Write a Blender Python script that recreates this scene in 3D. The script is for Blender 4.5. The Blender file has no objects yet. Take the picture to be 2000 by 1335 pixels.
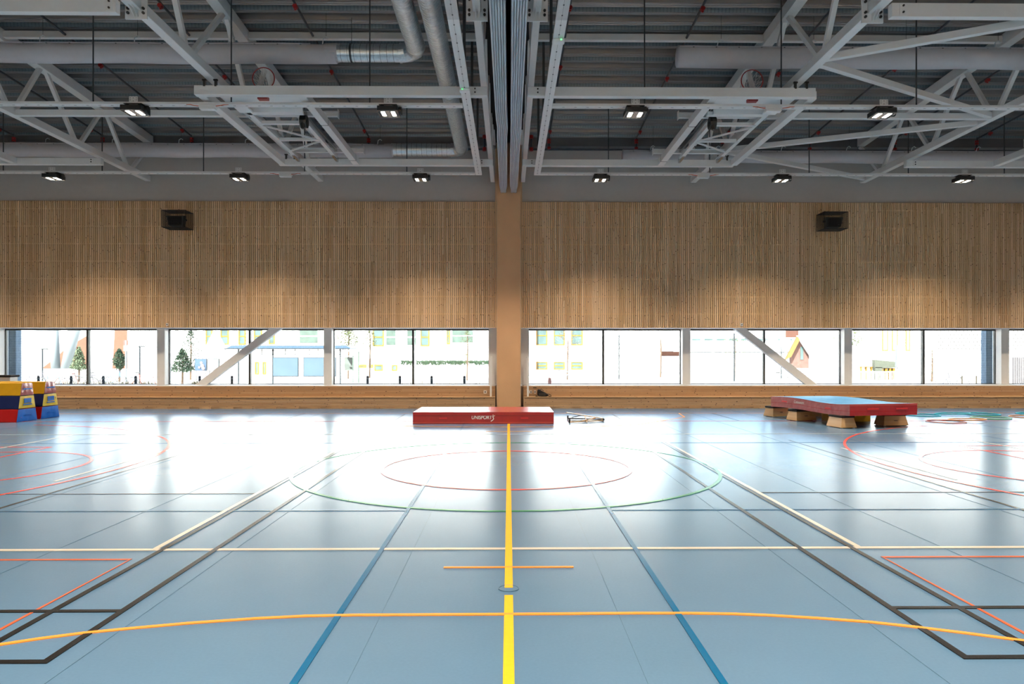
import bpy, math, random
from mathutils import Vector, Matrix
R = random.Random(7)
C = bpy.context.scene.collection
S = bpy.context.scene
PI = math.pi
# ------------------------------------------------------------------ camera
H, F, YAW = 1.63, 1415.0, 0.0116
cd = bpy.data.cameras.new('camera'); cam = bpy.data.objects.new('camera', cd); C.objects.link(cam)
cam.location = (0, 0, H); cam.rotation_euler = (PI/2, 0, -YAW)
cd.sensor_width = 36; cd.lens = F/2000*36
cd.shift_x = -(1010-1000)/2000; cd.shift_y = (695-667.5)/2000
cd.clip_start = .05; cd.clip_end = 600
S.camera = cam
def at(px, py, Y):                       # photograph pixel -> point at distance Y
    u = (px-1010)/F; v = (695-py)/F
    k = Y/(math.cos(YAW)-u*math.sin(YAW))
    return ((u*math.cos(YAW)+math.sin(YAW))*k, Y, H+v*k)
def atz(px, py, z):
    u = (px-1010)/F; v = (695-py)/F; k = (z-H)/v
    return ((u*math.cos(YAW)+math.sin(YAW))*k, (math.cos(YAW)-u*math.sin(YAW))*k, z)
# ------------------------------------------------------------------ light, sky, exposure
w = bpy.data.worlds.new('sky'); S.world = w; w.use_nodes = True
nt = w.node_tree; bg = nt.nodes['Background']
sk = nt.nodes.new('ShaderNodeTexSky'); sk.sky_type = 'NISHITA'; sk.sun_disc = False
sk.sun_elevation = math.radians(42); sk.sun_rotation = math.radians(200); sk.dust_density = 2.5
nt.links.new(sk.outputs[0], bg.inputs[0]); bg.inputs[1].default_value = 0.8
sl = bpy.data.lights.new('sun', 'SUN'); sl.energy = 34; sl.angle = .01; sl.color = (1, .97, .92)
so = bpy.data.objects.new('sun', sl); C.objects.link(so)
so.location = (0, -20, 40); so.rotation_euler = Vector((.42, .82, -.80)).to_track_quat('-Z', 'Y').to_euler()
S.view_settings.view_transform = 'Standard'; S.view_settings.look = 'None'
S.view_settings.gamma = 1; S.view_settings.use_curve_mapping = False
S.view_settings.exposure = 0.6
LAMP_W = 1500; LAMP_COL = (1, .82, .62)
S.cycles.max_bounces = 8; S.cycles.diffuse_bounces = 5; S.cycles.glossy_bounces = 4; S.cycles.transparent_max_bounces = 12
S.cycles.sample_clamp_indirect = 6; S.cycles.caustics_reflective = True; S.cycles.caustics_refractive = False
# ------------------------------------------------------------------ mesh helpers
class MB:
    def __init__(s): s.v = []; s.f = []; s.m = []
    def add(s, vs, fs, mi=0):
        o = len(s.v); s.v += [tuple(p) for p in vs]; s.f += [tuple(i+o for i in f) for f in fs]; s.m += [mi]*len(fs); return s
    def box(s, x0, x1, y0, y1, z0, z1, mi=0):
        v = [(x0,y0,z0),(x1,y0,z0),(x1,y1,z0),(x0,y1,z0),(x0,y0,z1),(x1,y0,z1),(x1,y1,z1),(x0,y1,z1)]
        return s.add(v, [(0,3,2,1),(4,5,6,7),(0,1,5,4),(1,2,6,5),(2,3,7,6),(3,0,4,7)], mi)
    def hexa(s, v, mi=0): return s.add(v, [(0,3,2,1),(4,5,6,7),(0,1,5,4),(1,2,6,5),(2,3,7,6),(3,0,4,7)], mi)
    def bar(s, p, q, w, h, up=(0,0,1), mi=0):
        p = Vector(p); q = Vector(q); d = (q-p).normalized(); u = Vector(up)
        if abs(d.dot(u)) > .98: u = Vector((1,0,0))
        a = d.cross(u).normalized(); b = a.cross(d).normalized(); a = a*w/2; b = b*h/2
        return s.add([p-a-b,p+a-b,q+a-b,q-a-b,p-a+b,p+a+b,q+a+b,q-a+b], [(0,3,2,1),(4,5,6,7),(0,1,5,4),(1,2,6,5),(2,3,7,6),(3,0,4,7)], mi)
    def tube(s, pts, r, n=8, closed=False, cap=True, mi=0):
        pts = [Vector(p) for p in pts]; N = len(pts); rings = []; prev = None
        rr = r if isinstance(r, (list, tuple)) else [r]*N
        for i, p in enumerate(pts):
            if closed: d = pts[(i+1) % N]-pts[i-1]
            else: d = pts[min(i+1, N-1)]-pts[max(i-1, 0)]
            d.normalize()
            if prev is None:
                u = Vector((0,0,1)) if abs(d.z) < .9 else Vector((1,0,0)); a = d.cross(u).normalized()
            else: a = (prev-d*prev.dot(d)).normalized()
            prev = a; b = d.cross(a)
            rings.append([p+(a*math.cos(t)+b*math.sin(t))*rr[i] for t in [2*PI*k/n for k in range(n)]])
        vs = [v for g in rings for v in g]; fs = []
        for i in range(N if closed else N-1):
            for k in range(n):
                j = (i+1) % N; fs.append((i*n+k, i*n+(k+1) % n, j*n+(k+1) % n, j*n+k))
        if cap and not closed: fs += [tuple(range(n))[::-1], tuple((N-1)*n+k for k in range(n))]
        return s.add(vs, fs, mi)
    def prism(s, poly, d, mi=0):         # 3-D polygon swept by vector d
        n = len(poly); d = Vector(d); a = [Vector(p) for p in poly]
        return s.add(a+[p+d for p in a], [tuple(range(n))[::-1], tuple(range(n, 2*n))]+[(i, (i+1) % n, n+(i+1) % n, n+i) for i in range(n)], mi)
    def mesh(s, name, mats, smooth=False):
        me = bpy.data.meshes.new(name); me.from_pydata(s.v, [], s.f)
        for m in (mats if isinstance(mats, (list, tuple)) else [mats]): me.materials.append(m)
        for p, mi in zip(me.polygons, s.m): p.material_index = mi; p.use_smooth = smooth
        me.update(); return me
    def build(s, name, mats, parent=None, smooth=False, bevel=0, **k):
        o = bpy.data.objects.new(name, s.mesh(name, mats, smooth)); C.objects.link(o)
        if parent:
            o.parent = parent; o.matrix_parent_inverse = PINV.get(parent.name, Matrix())
        if bevel:
            b = o.modifiers.new('bevel', 'BEVEL'); b.width = bevel; b.segments = 2; b.limit_method = 'ANGLE'
        for a, b in k.items(): o[a] = b
        return o
PINV = {}
def part(name, me, parent, **k):
    o = bpy.data.objects.new(name, me); C.objects.link(o); o.parent = parent; o.matrix_parent_inverse = PINV.get(parent.name, Matrix())
    for a, b in k.items(): o[a] = b
    return o
def thing(name, label, cat, loc=(0,0,0), group=None, rz=0, local=False):
    # local=False: children are written in world coordinates
    o = bpy.data.objects.new(name, None); C.objects.link(o); o.location = loc; o.rotation_euler = (0,0,rz)
    o.empty_display_size = .1; o['label'] = label; o['category'] = cat
    if group: o['group'] = group
    if not local: PINV[o.name] = (Matrix.Translation(loc) @ Matrix.Rotation(rz, 4, 'Z')).inverted()
    return o
def tag(o, label, cat, group=None):
    o['label'] = label; o['category'] = cat
    if group: o['group'] = group
    return o
def struct(o, label=None):
    o['kind'] = 'structure'
    if label: o['label'] = label
    return o
def sempty(name, label, loc=(0,0,0)):
    o = bpy.data.objects.new(name, None); C.objects.link(o); o.location = loc; o['kind'] = 'structure'; o['label'] = label
    PINV[o.name] = Matrix.Translation(loc).inverted(); return o
def dup(root, loc, rz=0, label=None, **k):
    r = root.copy(); C.objects.link(r); r.location = loc; r.rotation_euler = (0,0,rz)
    if label: r['label'] = label
    for a, b in k.items(): r[a] = b
    for ch in list(root.children):
        c = ch.copy(); C.objects.link(c); c.parent = r
        for g in list(ch.children):
            d = g.copy(); C.objects.link(d); d.parent = c
    return r
# ------------------------------------------------------------------ materials
class N:
    def __init__(s, name):
        s.m = bpy.data.materials.new(name); s.m.use_nodes = True; s.t = s.m.node_tree
        s.b = s.t.nodes['Principled BSDF']; s.L = s.t.links.new
    def n(s, ty, **k):
        o = s.t.nodes.new('ShaderNode'+ty)
        for a, b in k.items(): setattr(o, a, b)
        return o
    def math(s, op, a, b=None, c=None):
        o = s.n('Math', operation=op)
        for i, x in enumerate((a, b, c)):
            if x is None: continue
            if hasattr(x, 'links'): s.L(x, o.inputs[i])
            else: o.inputs[i].default_value = x
        return o.outputs[0]
    def mix(s, f, a, b):
        o = s.n('Mix', data_type='RGBA')
        for i, x in ((0, f), (6, a), (7, b)):
            if hasattr(x, 'links'): s.L(x, o.inputs[i])
            else: o.inputs[i].default_value = x if i == 0 else (*x, 1)
        return o.outputs[2]
def mat(name, col, rough=.5, metal=0, var=.06, scale=8, bump=0, bscale=60, coat=0, spec=.5, col2=None):
    k = N(name); k.b.inputs['Roughness'].default_value = rough; k.b.inputs['Metallic'].default_value = metal
    k.b.inputs['Coat Weight'].default_value = coat; k.b.inputs['Specular IOR Level'].default_value = spec
    g = k.n('NewGeometry'); no = k.n('TexNoise'); no.inputs['Scale'].default_value = scale; no.inputs['Detail'].default_value = 3
    k.L(g.outputs['Position'], no.inputs['Vector'])
    c2 = col2 or tuple(min(1, c*(1+2*var)) for c in col); c1 = col if col2 else tuple(c*(1-2*var) for c in col)
    k.L(k.mix(no.outputs[0], c1, c2), k.b.inputs['Base Color'])
    if bump:
        n2 = k.n('TexNoise'); n2.inputs['Scale'].default_value = bscale; k.L(g.outputs['Position'], n2.inputs['Vector'])
        bu = k.n('Bump'); bu.inputs['Strength'].default_value = bump; bu.inputs['Distance'].default_value = .02
        k.L(n2.outputs[0], bu.inputs['Height']); k.L(bu.outputs[0], k.b.inputs['Normal'])
    return k.m
def emit(name, col, st):
    k = N(name); k.b.inputs['Base Color'].default_value = (*col, 1); k.b.inputs['Emission Color'].default_value = (*col, 1); k.b.inputs['Emission Strength'].default_value = st; return k.m
def wood(name, along, across, pitch, cell, tones, rough=.5, krad=.0085, kdens=.75):
    # boards laid every `pitch` metres across; tone differs per board; knots sit on the boards
    k = N(name); k.b.inputs['Roughness'].default_value = rough
    g = k.n('NewGeometry'); sp = k.n('SeparateXYZ'); k.L(g.outputs['Position'], sp.inputs[0])
    A = sp.outputs['XYZ'.index(along)]; B = sp.outputs['XYZ'.index(across)]
    bi = k.math('FLOOR', k.math('DIVIDE', B, pitch)); seg = k.math('FLOOR', k.math('DIVIDE', k.math('ADD', A, k.math('MULTIPLY', bi, 1.37)), 3.9))
    wn = k.n('TexWhiteNoise', noise_dimensions='2D'); cv = k.n('CombineXYZ'); k.L(bi, cv.inputs[0]); k.L(seg, cv.inputs[1]); k.L(cv.outputs[0], wn.inputs['Vector'])
    ra = k.n('ValToRGB'); e = ra.color_ramp.elements; e[0].color = (*tones[0], 1); e[1].color = (*tones[-1], 1)
    for i, t in enumerate(tones[1:-1]): x = e.new((i+1)/(len(tones)-1)); x.color = (*t, 1)
    k.L(wn.outputs['Value'], ra.inputs[0])
    # grain
    c2 = k.n('CombineXYZ'); k.L(k.math('MULTIPLY', A, 1.3), c2.inputs[0]); k.L(k.math('MULTIPLY', B, 60), c2.inputs[1]); k.L(bi, c2.inputs[2])
    no = k.n('TexNoise'); no.inputs['Scale'].default_value = 1; no.inputs['Detail'].default_value = 3; k.L(c2.outputs[0], no.inputs['Vector'])
    dark = k.mix(k.math('MULTIPLY', k.math('SUBTRACT', no.outputs[0], .45), 1.2), ra.outputs[0], tuple(c*.62 for c in tones[0]))
    # knots
    cu = k.n('CombineXYZ'); k.L(k.math('DIVIDE', B, pitch), cu.inputs[0]); k.L(k.math('DIVIDE', A, cell), cu.inputs[1])
    vo = k.n('TexVoronoi', voronoi_dimensions='2D'); vo.inputs['Scale'].default_value = 1; k.L(cu.outputs[0], vo.inputs['Vector'])
    sv = k.n('SeparateXYZ'); k.L(vo.outputs['Position'], sv.inputs[0])
    dx = k.math('SUBTRACT', B, k.math('MULTIPLY', sv.outputs[0], pitch)); dz = k.math('MULTIPLY', k.math('SUBTRACT', A, k.math('MULTIPLY', sv.outputs[1], cell)), .75)
    di = k.math('SQRT', k.math('ADD', k.math('MULTIPLY', dx, dx), k.math('MULTIPLY', dz, dz)))
    sc = k.n('SeparateColor'); k.L(vo.outputs['Color'], sc.inputs[0])
    rad = k.math('MULTIPLY', k.math('MULTIPLY', k.math('LESS_THAN', sc.outputs[0], kdens), krad), k.math('ADD', sc.outputs[1], .6))
    kn = k.math('LESS_THAN', di, rad)
    k.L(k.mix(k.math('MULTIPLY', kn, .85), dark, (.10, .035, .015)), k.b.inputs['Base Color'])
    return k.m
M = {}
M['white'] = mat('white_paint', (.72,.71,.695), .45, var=.02)
M['white2'] = mat('white_plastic', (.75,.75,.74), .4, var=.01)
M['plaster'] = mat('grey_plaster', (.45,.425,.40), .9, var=.02, bump=.1)
M['soffit'] = mat('window_reveal_paint', (.8,.8,.79), .6, var=.01)
M['black'] = mat('black_plastic', (.012,.012,.012), .5)
M['dark'] = mat('dark_frame', (.05,.052,.045), .5)
M['slot'] = mat('slot_shade_black', (.008,.008,.009), .9)  # near-black that paints in the darkness of the roof slot
M['rod'] = mat('dark_steel_rod', (.05,.055,.06), .5, metal=.3)
M['pipe'] = mat('sprinkler_pipe', (.035,.042,.055), .45)
M['redfit'] = mat('red_fitting', (.30,.012,.012), .4)
M['bolt'] = mat('bolt_steel', (.06,.055,.05), .4, metal=.7)
M['chrome'] = mat('bright_metal', (.6,.6,.6), .25, metal=1)
M['zinc'] = mat('galvanised_duct', (.74,.79,.84), .32, metal=.9, var=.12, scale=20)
M['fabric'] = mat('duct_fabric', (.52,.50,.52), .8, var=.03, bump=.5, bscale=2.2)
M['curtain'] = mat('divider_fabric', (.62,.64,.68), .6, var=.05, scale=3)
M['orange'] = mat('orange_cable', (.55,.10,.02), .5)
M['felt'] = mat('grey_felt', (.36,.31,.265), .95)
SL = [(.58,.36,.18),(.66,.43,.23),(.73,.495,.28),(.79,.55,.33)]
M['slat'] = wood('pine_slat', 'Z', 'X', .066, .42, SL)
M['boardh'] = wood('pine_board', 'X', 'Z', .05, .55, [(.47,.28,.14),(.53,.33,.17),(.60,.39,.22)], krad=.010)
M['palewood'] = mat('pale_pine_cladding', (.66,.47,.31), .7, var=.04, scale=1)
M['clt'] = mat('laminated_timber', (.62,.37,.19), .6, var=.06, scale=1.5)
M['plyedge'] = mat('timber_edge', (.62,.42,.24), .6, var=.05)
# roof deck
def deckmat(name, col, ribs):
    k = N(name); k.b.inputs['Metallic'].default_value = .65; k.b.inputs['Roughness'].default_value = .34
    g = k.n('NewGeometry'); sp = k.n('SeparateXYZ'); k.L(g.outputs['Position'], sp.inputs[0])
    no = k.n('TexNoise'); no.inputs['Scale'].default_value = .6; k.L(g.outputs['Position'], no.inputs['Vector'])
    c = k.mix(no.outputs[0], tuple(x*.8 for x in col), tuple(x*1.2 for x in col))
    if ribs:
        f = k.math('FRACT', k.math('MULTIPLY', sp.outputs[0], 13)); c = k.mix(k.math('LESS_THAN', f, .3), c, tuple(x*.8 for x in col))
    k.L(c, k.b.inputs['Base Color']); return k.m
M['deck'] = deckmat('steel_deck', (.22,.225,.235), 0)
M['deckrib'] = deckmat('steel_deck_perforated', (.22,.29,.34), 1)
# floor
def floormat():
    k = N('sports_floor'); g = k.n('NewGeometry'); k.b.inputs['Roughness'].default_value = .27; k.b.inputs['IOR'].default_value = 1.5
    a = k.n('TexNoise'); a.inputs['Scale'].default_value = 1.2; a.inputs['Detail'].default_value = 6; k.L(g.outputs['Position'], a.inputs['Vector'])
    b = k.n('TexNoise'); b.inputs['Scale'].default_value = 55; b.inputs['Detail'].default_value = 4; k.L(g.outputs['Position'], b.inputs['Vector'])
    c = k.mix(k.math('ADD', k.math('MULTIPLY', a.outputs[0], .5), k.math('MULTIPLY', b.outputs[0], .5)), (.062,.135,.235), (.085,.175,.29))
    k.L(c, k.b.inputs['Base Color'])
    k.b.inputs['Roughness'].default_value = .27
    bu = k.n('Bump'); bu.inputs['Strength'].default_value = .1; bu.inputs['Distance'].default_value = .003; k.L(b.outputs[0], bu.inputs['Height']); k.L(bu.outputs[0], k.b.inputs['Normal'])
    return k.m
M['floor'] = floormat()
def paint(name, c): return mat(name, c, .26, var=.03, scale=30, spec=.22)
for nm, c in dict(l_yellow=(.78,.40,.015), l_blue=(.0,.085,.20), l_black=(.006,.005,.005), l_white=(.50,.46,.40), l_orange=(.75,.27,.04),
                  l_rust=(.42,.09,.035), l_green=(.03,.20,.09), l_red=(.60,.07,.05), l_seam=(.07,.15,.24)).items(): M[nm] = paint(nm, c)
def glassmat():
    m = bpy.data.materials.new('window_glass'); m.use_nodes = True; t = m.node_tree; t.nodes.remove(t.nodes['Principled BSDF'])
    tr = t.nodes.new('ShaderNodeBsdfTransparent'); tr.inputs[0].default_value = (.93,.96,.95,1); gl = t.nodes.new('ShaderNodeBsdfGlossy'); gl.inputs['Roughness'].default_value = .02
    fr = t.nodes.new('ShaderNodeFresnel'); fr.inputs[0].default_value = 1.45; mx = t.nodes.new('ShaderNodeMixShader')
    t.links.new(fr.outputs[0], mx.inputs[0]); t.links.new(tr.outputs[0], mx.inputs[1]); t.links.new(gl.outputs[0], mx.inputs[2]); t.links.new(mx.outputs[0], t.nodes['Material Output'].inputs[0]); return m
M['glass'] = glassmat()
M['vred'] = mat('red_vinyl', (.33,.008,.012), .3, var=.08, bump=.35, bscale=7, coat=.3)
M['vredweb'] = mat('red_webbing', (.62,.015,.02), .5)  # brighter red of the handle webbing
M['vdusty'] = mat('dusty_red_vinyl', (.38,.075,.08), .35, var=.16, bump=1, bscale=5, coat=.5)
M['vblue'] = mat('blue_vinyl', (.002,.13,.55), .5, spec=.25, var=.1, bump=.5, bscale=7)
M['vsky'] = mat('light_blue_vinyl', (.03,.20,.42), .5, spec=.2, var=.15, bump=.4, bscale=4)
M['vyel'] = mat('yellow_vinyl', (.72,.52,.04), .45, spec=.3, var=.08, bump=.5, bscale=7)
M['vmust'] = mat('mustard_vinyl', (.52,.28,.004), .5, spec=.25, var=.06, bump=.3, bscale=4)
M['vnavy'] = mat('navy_vinyl', (.002,.010,.075), .5, spec=.25, var=.1, bump=.3, bscale=4)
M['vred2'] = mat('bright_red_vinyl', (.34,.002,.003), .5, spec=.25, var=.06, bump=.3, bscale=4)
M['print'] = mat('white_print', (.8,.8,.78), .5, var=.01)
M['beech'] = wood('beech_ply', 'X', 'Z', .04, .5, [(.50,.30,.13),(.56,.35,.16),(.60,.39,.20)], kdens=0)
M['pad'] = mat('black_pad', (.02,.017,.017), .85, spec=.2, bump=.3)
# ================================================================== SETTING
HW = 21.0; YB = -4.1; YW = 22.95
fl = struct(MB().box(-HW, HW, YB, YW+1.2, -.2, 0).build('floor', M['floor']), 'glossy blue vinyl sports floor with court lines')
# --- painted court lines, seams: flat prints lying on the floor
ZL = [.0012]
def ribbon(pts, w, m, label=None, closed=False, name='court_line'):
    ZL[0] += .00006; z = ZL[0]; n = len(pts); L = []; Rr = []
    for i in range(n):
        a = Vector(pts[i-1] if (i or closed) else pts[0]); b = Vector(pts[(i+1) % n] if (i < n-1 or closed) else pts[-1])
        d = (b-a).normalized(); q = Vector((-d.y, d.x))*w/2; p = Vector(pts[i]); L.append(p+q); Rr.append(p-q)
    vs = [(p.x, p.y, z) for p in L+Rr]; fs = [(n+i, n+(i+1) % n, (i+1) % n, i) for i in range(n if closed else n-1)]
    vs2 = [(p.x, p.y, .0002) for p in L+Rr]
    mb = MB().add(vs, fs); N2 = 2*n
    if not closed: mb.add([vs[0], vs[n], vs2[n], vs2[0]], [(0,1,2,3)]).add([vs[n-1], vs[2*n-1], vs2[2*n-1], vs2[n-1]], [(3,2,1,0)])
    mb.add(vs+vs2, [(i, (i+1) % n, N2+(i+1) % n, N2+i) for i in range(n if closed else n-1)]+[(N2+n+i, N2+n+(i+1) % n, n+(i+1) % n, n+i) for i in range(n if closed else n-1)])
    o = mb.build(name, M[m], fl)
    if label: o['label'] = label
    return o
def circ(cx, cy, r, a0=0, a1=360, n=72): return [(cx+r*math.cos(math.radians(a0+(a1-a0)*i/n)), cy+r*math.sin(math.radians(a0+(a1-a0)*i/n))) for i in range(n+(a1-a0 != 360))]
CY = 10.63
for i in range(-14, 14):
    x = -.056+.751+1.502*i; ribbon([(x, YB+.1), (x, YW-.6)], .004, 'l_seam', 'thin weld seam between floor sheets', name='weld_seam')
for s in (-1, 1):
    ribbon([(s*5.45, 7.3), (s*5.45, 14.0)], .04, 'l_black', 'black line')
    ribbon([(s*5.91, 9.5), (s*5.91, 12.8)], .04, 'l_white', 'beige line')
    ribbon([(s*5.82, 18.3), (s*5.80, 20.6)], .04, 'l_black', 'black line')
    for y in (7.66, 13.6): ribbon([(s*1.07, y), (s*16, y)], .03 if y < 9 else .015, 'l_blue', 'thin blue cross line')  # far line drawn thinner to imitate the floor glare washing it out
    for y in (8.62,): ribbon([(s*3.0, y), (s*16, y)], .02, 'l_black', 'thin dark cross line')
    ribbon([(s*8.2, CY-2.45), (s*8.2, CY+2.45)], .05, 'l_red', 'red free throw line')
    for y in (CY-2.45, CY+2.45): ribbon([(s*8.2, y), (s*14, y)], .05, 'l_red', 'red lane line')
    ribbon(circ(s*8.15, CY, 1.8), .05, 'l_red', 'red free throw circle', True)
    ribbon(circ(s*12.4, CY, 6.75, 100 if s > 0 else -80, 260 if s > 0 else 80), .05, 'l_red', 'red three point arc')
    ribbon([(s*14, CY-7.5), (s*14, CY+7.5)], .05, 'l_red', 'red end line')
    ribbon([(s*3.03, 3.0), (s*3.03, 5.84), (s*12, 5.84)], .035, 'l_rust', 'thin rust red corner line')
    ribbon([(s*9, CY-4.5), (s*9, CY+4.5)], .05, 'l_white', 'beige end line')
    ribbon([(s*2.985, CY-4.5), (s*2.985, CY+4.5)], .05, 'l_white', 'wide white attack line')
for s in (-1, 1): ribbon([(-15, CY+s*4.5), (15, CY+s*4.5)], .055 if s < 0 else .03, 'l_white', 'long beige cross line')  # far one narrowed in place of glare
ribbon([(-15, 20.63), (15, 20.63)], .02, 'l_orange', 'orange side line'); ribbon([(-14, CY+7.5), (14, CY+7.5)], .02, 'l_red', 'red side line')  # both kept narrow, standing in for the wash of window glare
for s in (-1, 1):
    ribbon([(s*2.915, 3.0), (s*2.915, 20.3)], .045, 'l_black', 'outer black sideline running to the window wall')
    ribbon([(s*2.47, 3.87), (s*2.47, 17.4)], .045, 'l_black', 'inner black sideline')
    for y in (3.89, 4.66): ribbon([(s*2.45, y), (s*6, y)], .045, 'l_black', 'black cross line')
    ribbon([(s*1.07, 1.5), (s*1.07, 17.4)], .04, 'l_blue', 'saturated blue line')
ribbon(circ(-.03, CY, 1.8), .05, 'l_red', 'red centre circle', True)
ribbon(circ(-.03, CY, 3.02, n=96), .05, 'l_green', 'green centre circle', True)
ribbon([(0, 1.0), (0, 5.0-.07)], .058, 'l_yellow', 'broad yellow centre line'); ribbon([(0, 5.0+.09), (0, 20.3)], .058, 'l_yellow', 'broad yellow centre line')
arc = [atz(x, y, 0)[:2] for x, y in [(-120,1279),(-60,1269.5),(0,1259),(80,1247),(160,1236.7),(248,1228),(370,1217),(500,1208),(600,1203),(700,1201.2),(1000,1199.5),(1250,1197.5),(1350,1197.7),(1430,1199),(1500,1201.6),(1600,1207.5),(1700,1215),(1792,1225),(1890,1237),(1989,1250),(2060,1259)]]
ribbon(arc, .035, 'l_orange', 'curved orange line across the foreground')
ribbon([(p[0], 2*CY-p[1]) for p in arc]+[(4.7,19.3),(4.85,20.6)], .035, 'l_orange', 'curved orange line near the window wall')
for y in (5.59, 15.67): ribbon([(-.5, y), (.5, y)], .03, 'l_orange', 'short orange mark')
mb = MB(); z = .004; cap = circ(0, 5.08, .066, n=36)
mb.add([(x, y, z) for x, y in cap]+[(x, y, .0) for x, y in cap], [tuple(range(36))]+[(36+i, 36+(i+1) % 36, (i+1) % 36, i) for i in range(36)])
mb.build('socket_cover', M['floor'], fl, label='round floor socket cover set in the yellow line')
ribbon(circ(0, 5.08, .07, n=36), .005, 'l_seam', 'thin ring round the socket cover', True, name='cover_rim')
# --- walls out of view close the hall
struct(MB().box(-HW-.2, HW+.2, YB-.2, YB, 0, 9.6).build('wall_front', M['palewood']), 'timber clad wall behind the camera')
struct(MB().box(-HW-.2, -HW, YB, YW+1.2, 0, 9.6).build('wall_left', M['plaster']), 'grey plastered side wall')
struct(MB().box(HW, HW+.2, YB, YW+1.2, 0, 9.6).build('wall_right', M['plaster']), 'grey plastered side wall')
# --- window wall
ZS, ZT, ZG = .70, 2.525, 6.51          # sill, head, top of slats
YP, YG = 23.55, 23.85                  # post front, glass
wb = sempty('wall_back', 'window wall clad with vertical pine slats below grey plaster', (0, YW+.1, 0))
MB().box(-HW, HW, YW+.08, YW+.5, ZG, 9.3).build('upper_wall', M['plaster'], wb, label='smooth grey plaster band above the slats')
MB().box(-HW, HW, YW+.045, YW+1.1, ZT+.02, ZG).build('backing_board', M['felt'], wb, label='grey felt board behind the slats')
MB().box(-HW, HW, YW+.02, YW+1.1, ZT, ZT+.02).build('window_soffit', M['soffit'], wb, label='white soffit over the windows')
MB().box(-HW, HW, YW+.02, YW+1.2, 0, ZS-.025).build('lower_wall', M['felt'], wb)
MB().box(-HW, -.42, YW-.02, YG+.1, ZS-.025, ZS).build('window_sill', M['white'], wb, label='white window sill')
MB().box(.42, HW, YW-.02, YG+.1, ZS-.025, ZS).build('window_sill', M['white'], wb, label='white window sill')
MB().box(-HW, HW, YW+.055, YW+.079, ZG, ZG+.03).build('top_trim', M['felt'], wb)
P = .066
sm = MB().box(-.0255, .0255, 0, .04, ZT+.0, ZG).mesh('slat', M['slat'])
idx = [i for i in range(-int(HW/P)+1, int(HW/P)-1) if abs((i+.5)*P) > .40]; idx.sort(key=lambda i: abs((i+.5)*P))
for i in idx[:300]:
    o = part('slat', sm, wb); o.location = ((i+.5)*P, YW-(.004 if i % 3 else 0), 0)
mb = MB()
for i in idx[300:]: x = (i+.5)*P; mb.box(x-.0255, x+.0255, YW, YW+.04, ZT, ZG)
mb.build('slat_field', M['slat'], wb, kind='stuff', label='pine slats towards both ends of the wall')
for s in (-1, 1): MB().box(s*.405-.02, s*.405+.02, YW-.02, YW+.05, ZT, 8.4).build('edge_trim', M['plyedge'], wb)
z = ZT+.42
while z < ZG-.2:
    for a_, b_ in ((-HW, -.42), (.42, HW)): MB().box(a_, b_, YW+.006, YW+.045, z, z+.04).build('batten', M['plyedge'], wb, label='pale batten seen between the slats')
    z += .55
# timber column in the middle
col = thing('timber_column', 'wide laminated timber column in the middle of the window wall, below the curtain', 'column', (0, 22.62, 0))
MB().box(-.362, .358, 22.60, YW+1.0, 0, 8.35).build('column_shaft', M['clt'], col)
for s in (-1, 1): MB().box(s*.364-.012, s*.364+.012, 22.59, 22.9, 0, 8.35).build('edge_strip', M['plyedge'], col)
MB().box(-.38, .38, 22.58, 22.6, 0, .03).build('base_strip', M['felt'], col)
# steel posts between the windows
PX = [(-16.57,'at the left edge of the photo, beside the brick pier'),(-11.25,'left of the left diagonal brace'),(-5.87,'right of the left diagonal brace'),(-.52,'just left of the timber column'),
      (.52,'just right of the timber column'),(5.80,'left of the right diagonal brace'),(11.10,'right of the right diagonal brace'),(16.27,'at the right edge of the photo, beside the brick pier')]
for x, t in PX:
    o = MB().box(x-.13, x+.13, YP, YG+.02, ZS, ZT).build('steel_post', M['white'], bevel=.008); tag(o, 'white steel post between windows, '+t, 'post', 'steel posts between the windows')
# windows
WP = [(-21,-16.7),(-16.44,-11.38),(-11.12,-6.0),(-5.74,-.65),(.65,5.67),(5.93,10.97),(11.23,16.14),(16.4,20.9)]
MU = [None,172,488,807,1178,1492,1803,None]
for n, ((a, b), mu) in enumerate(zip(WP, MU)):
    wn_ = sempty('window_%d' % (n+1), 'wide low window with dark frame and white reveals', ((a+b)/2, YG, ZS))
    f = .035; mb = MB()
    mb.box(a, b, YG, YG+.09, ZT-.055, ZT).box(a, b, YG, YG+.09, ZS, ZS+.022).box(a, a+.02, YG, YG+.09, ZS, ZT).box(b-.02, b, YG, YG+.09, ZS, ZT)
    mb.build('window_frame', M['dark'], wn_)
    xm = at(mu, 700, YG)[0] if mu else (a+b)/2
    MB().box(xm-.035, xm+.035, YG-.04, YG+.09, ZS+.02, ZT-.05).build('mullion', M['dark'], wn_)
    MB().box(a+.02, xm-.035, YG+.04, YG+.05, ZS+.02, ZT-.05).build('pane', M['glass'], wn_)
    MB().box(xm+.035, b-.02, YG+.04, YG+.05, ZS+.02, ZT-.05).build('pane', M['glass'], wn_)
    # white side reveals fill what the posts leave open
    MB().box(a-.16, a, YG-.02, YG+.14, ZS, ZT).box(b, b+.16, YG-.02, YG+.14, ZS, ZT).build('reveal', M['soffit'], wn_)
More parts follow.
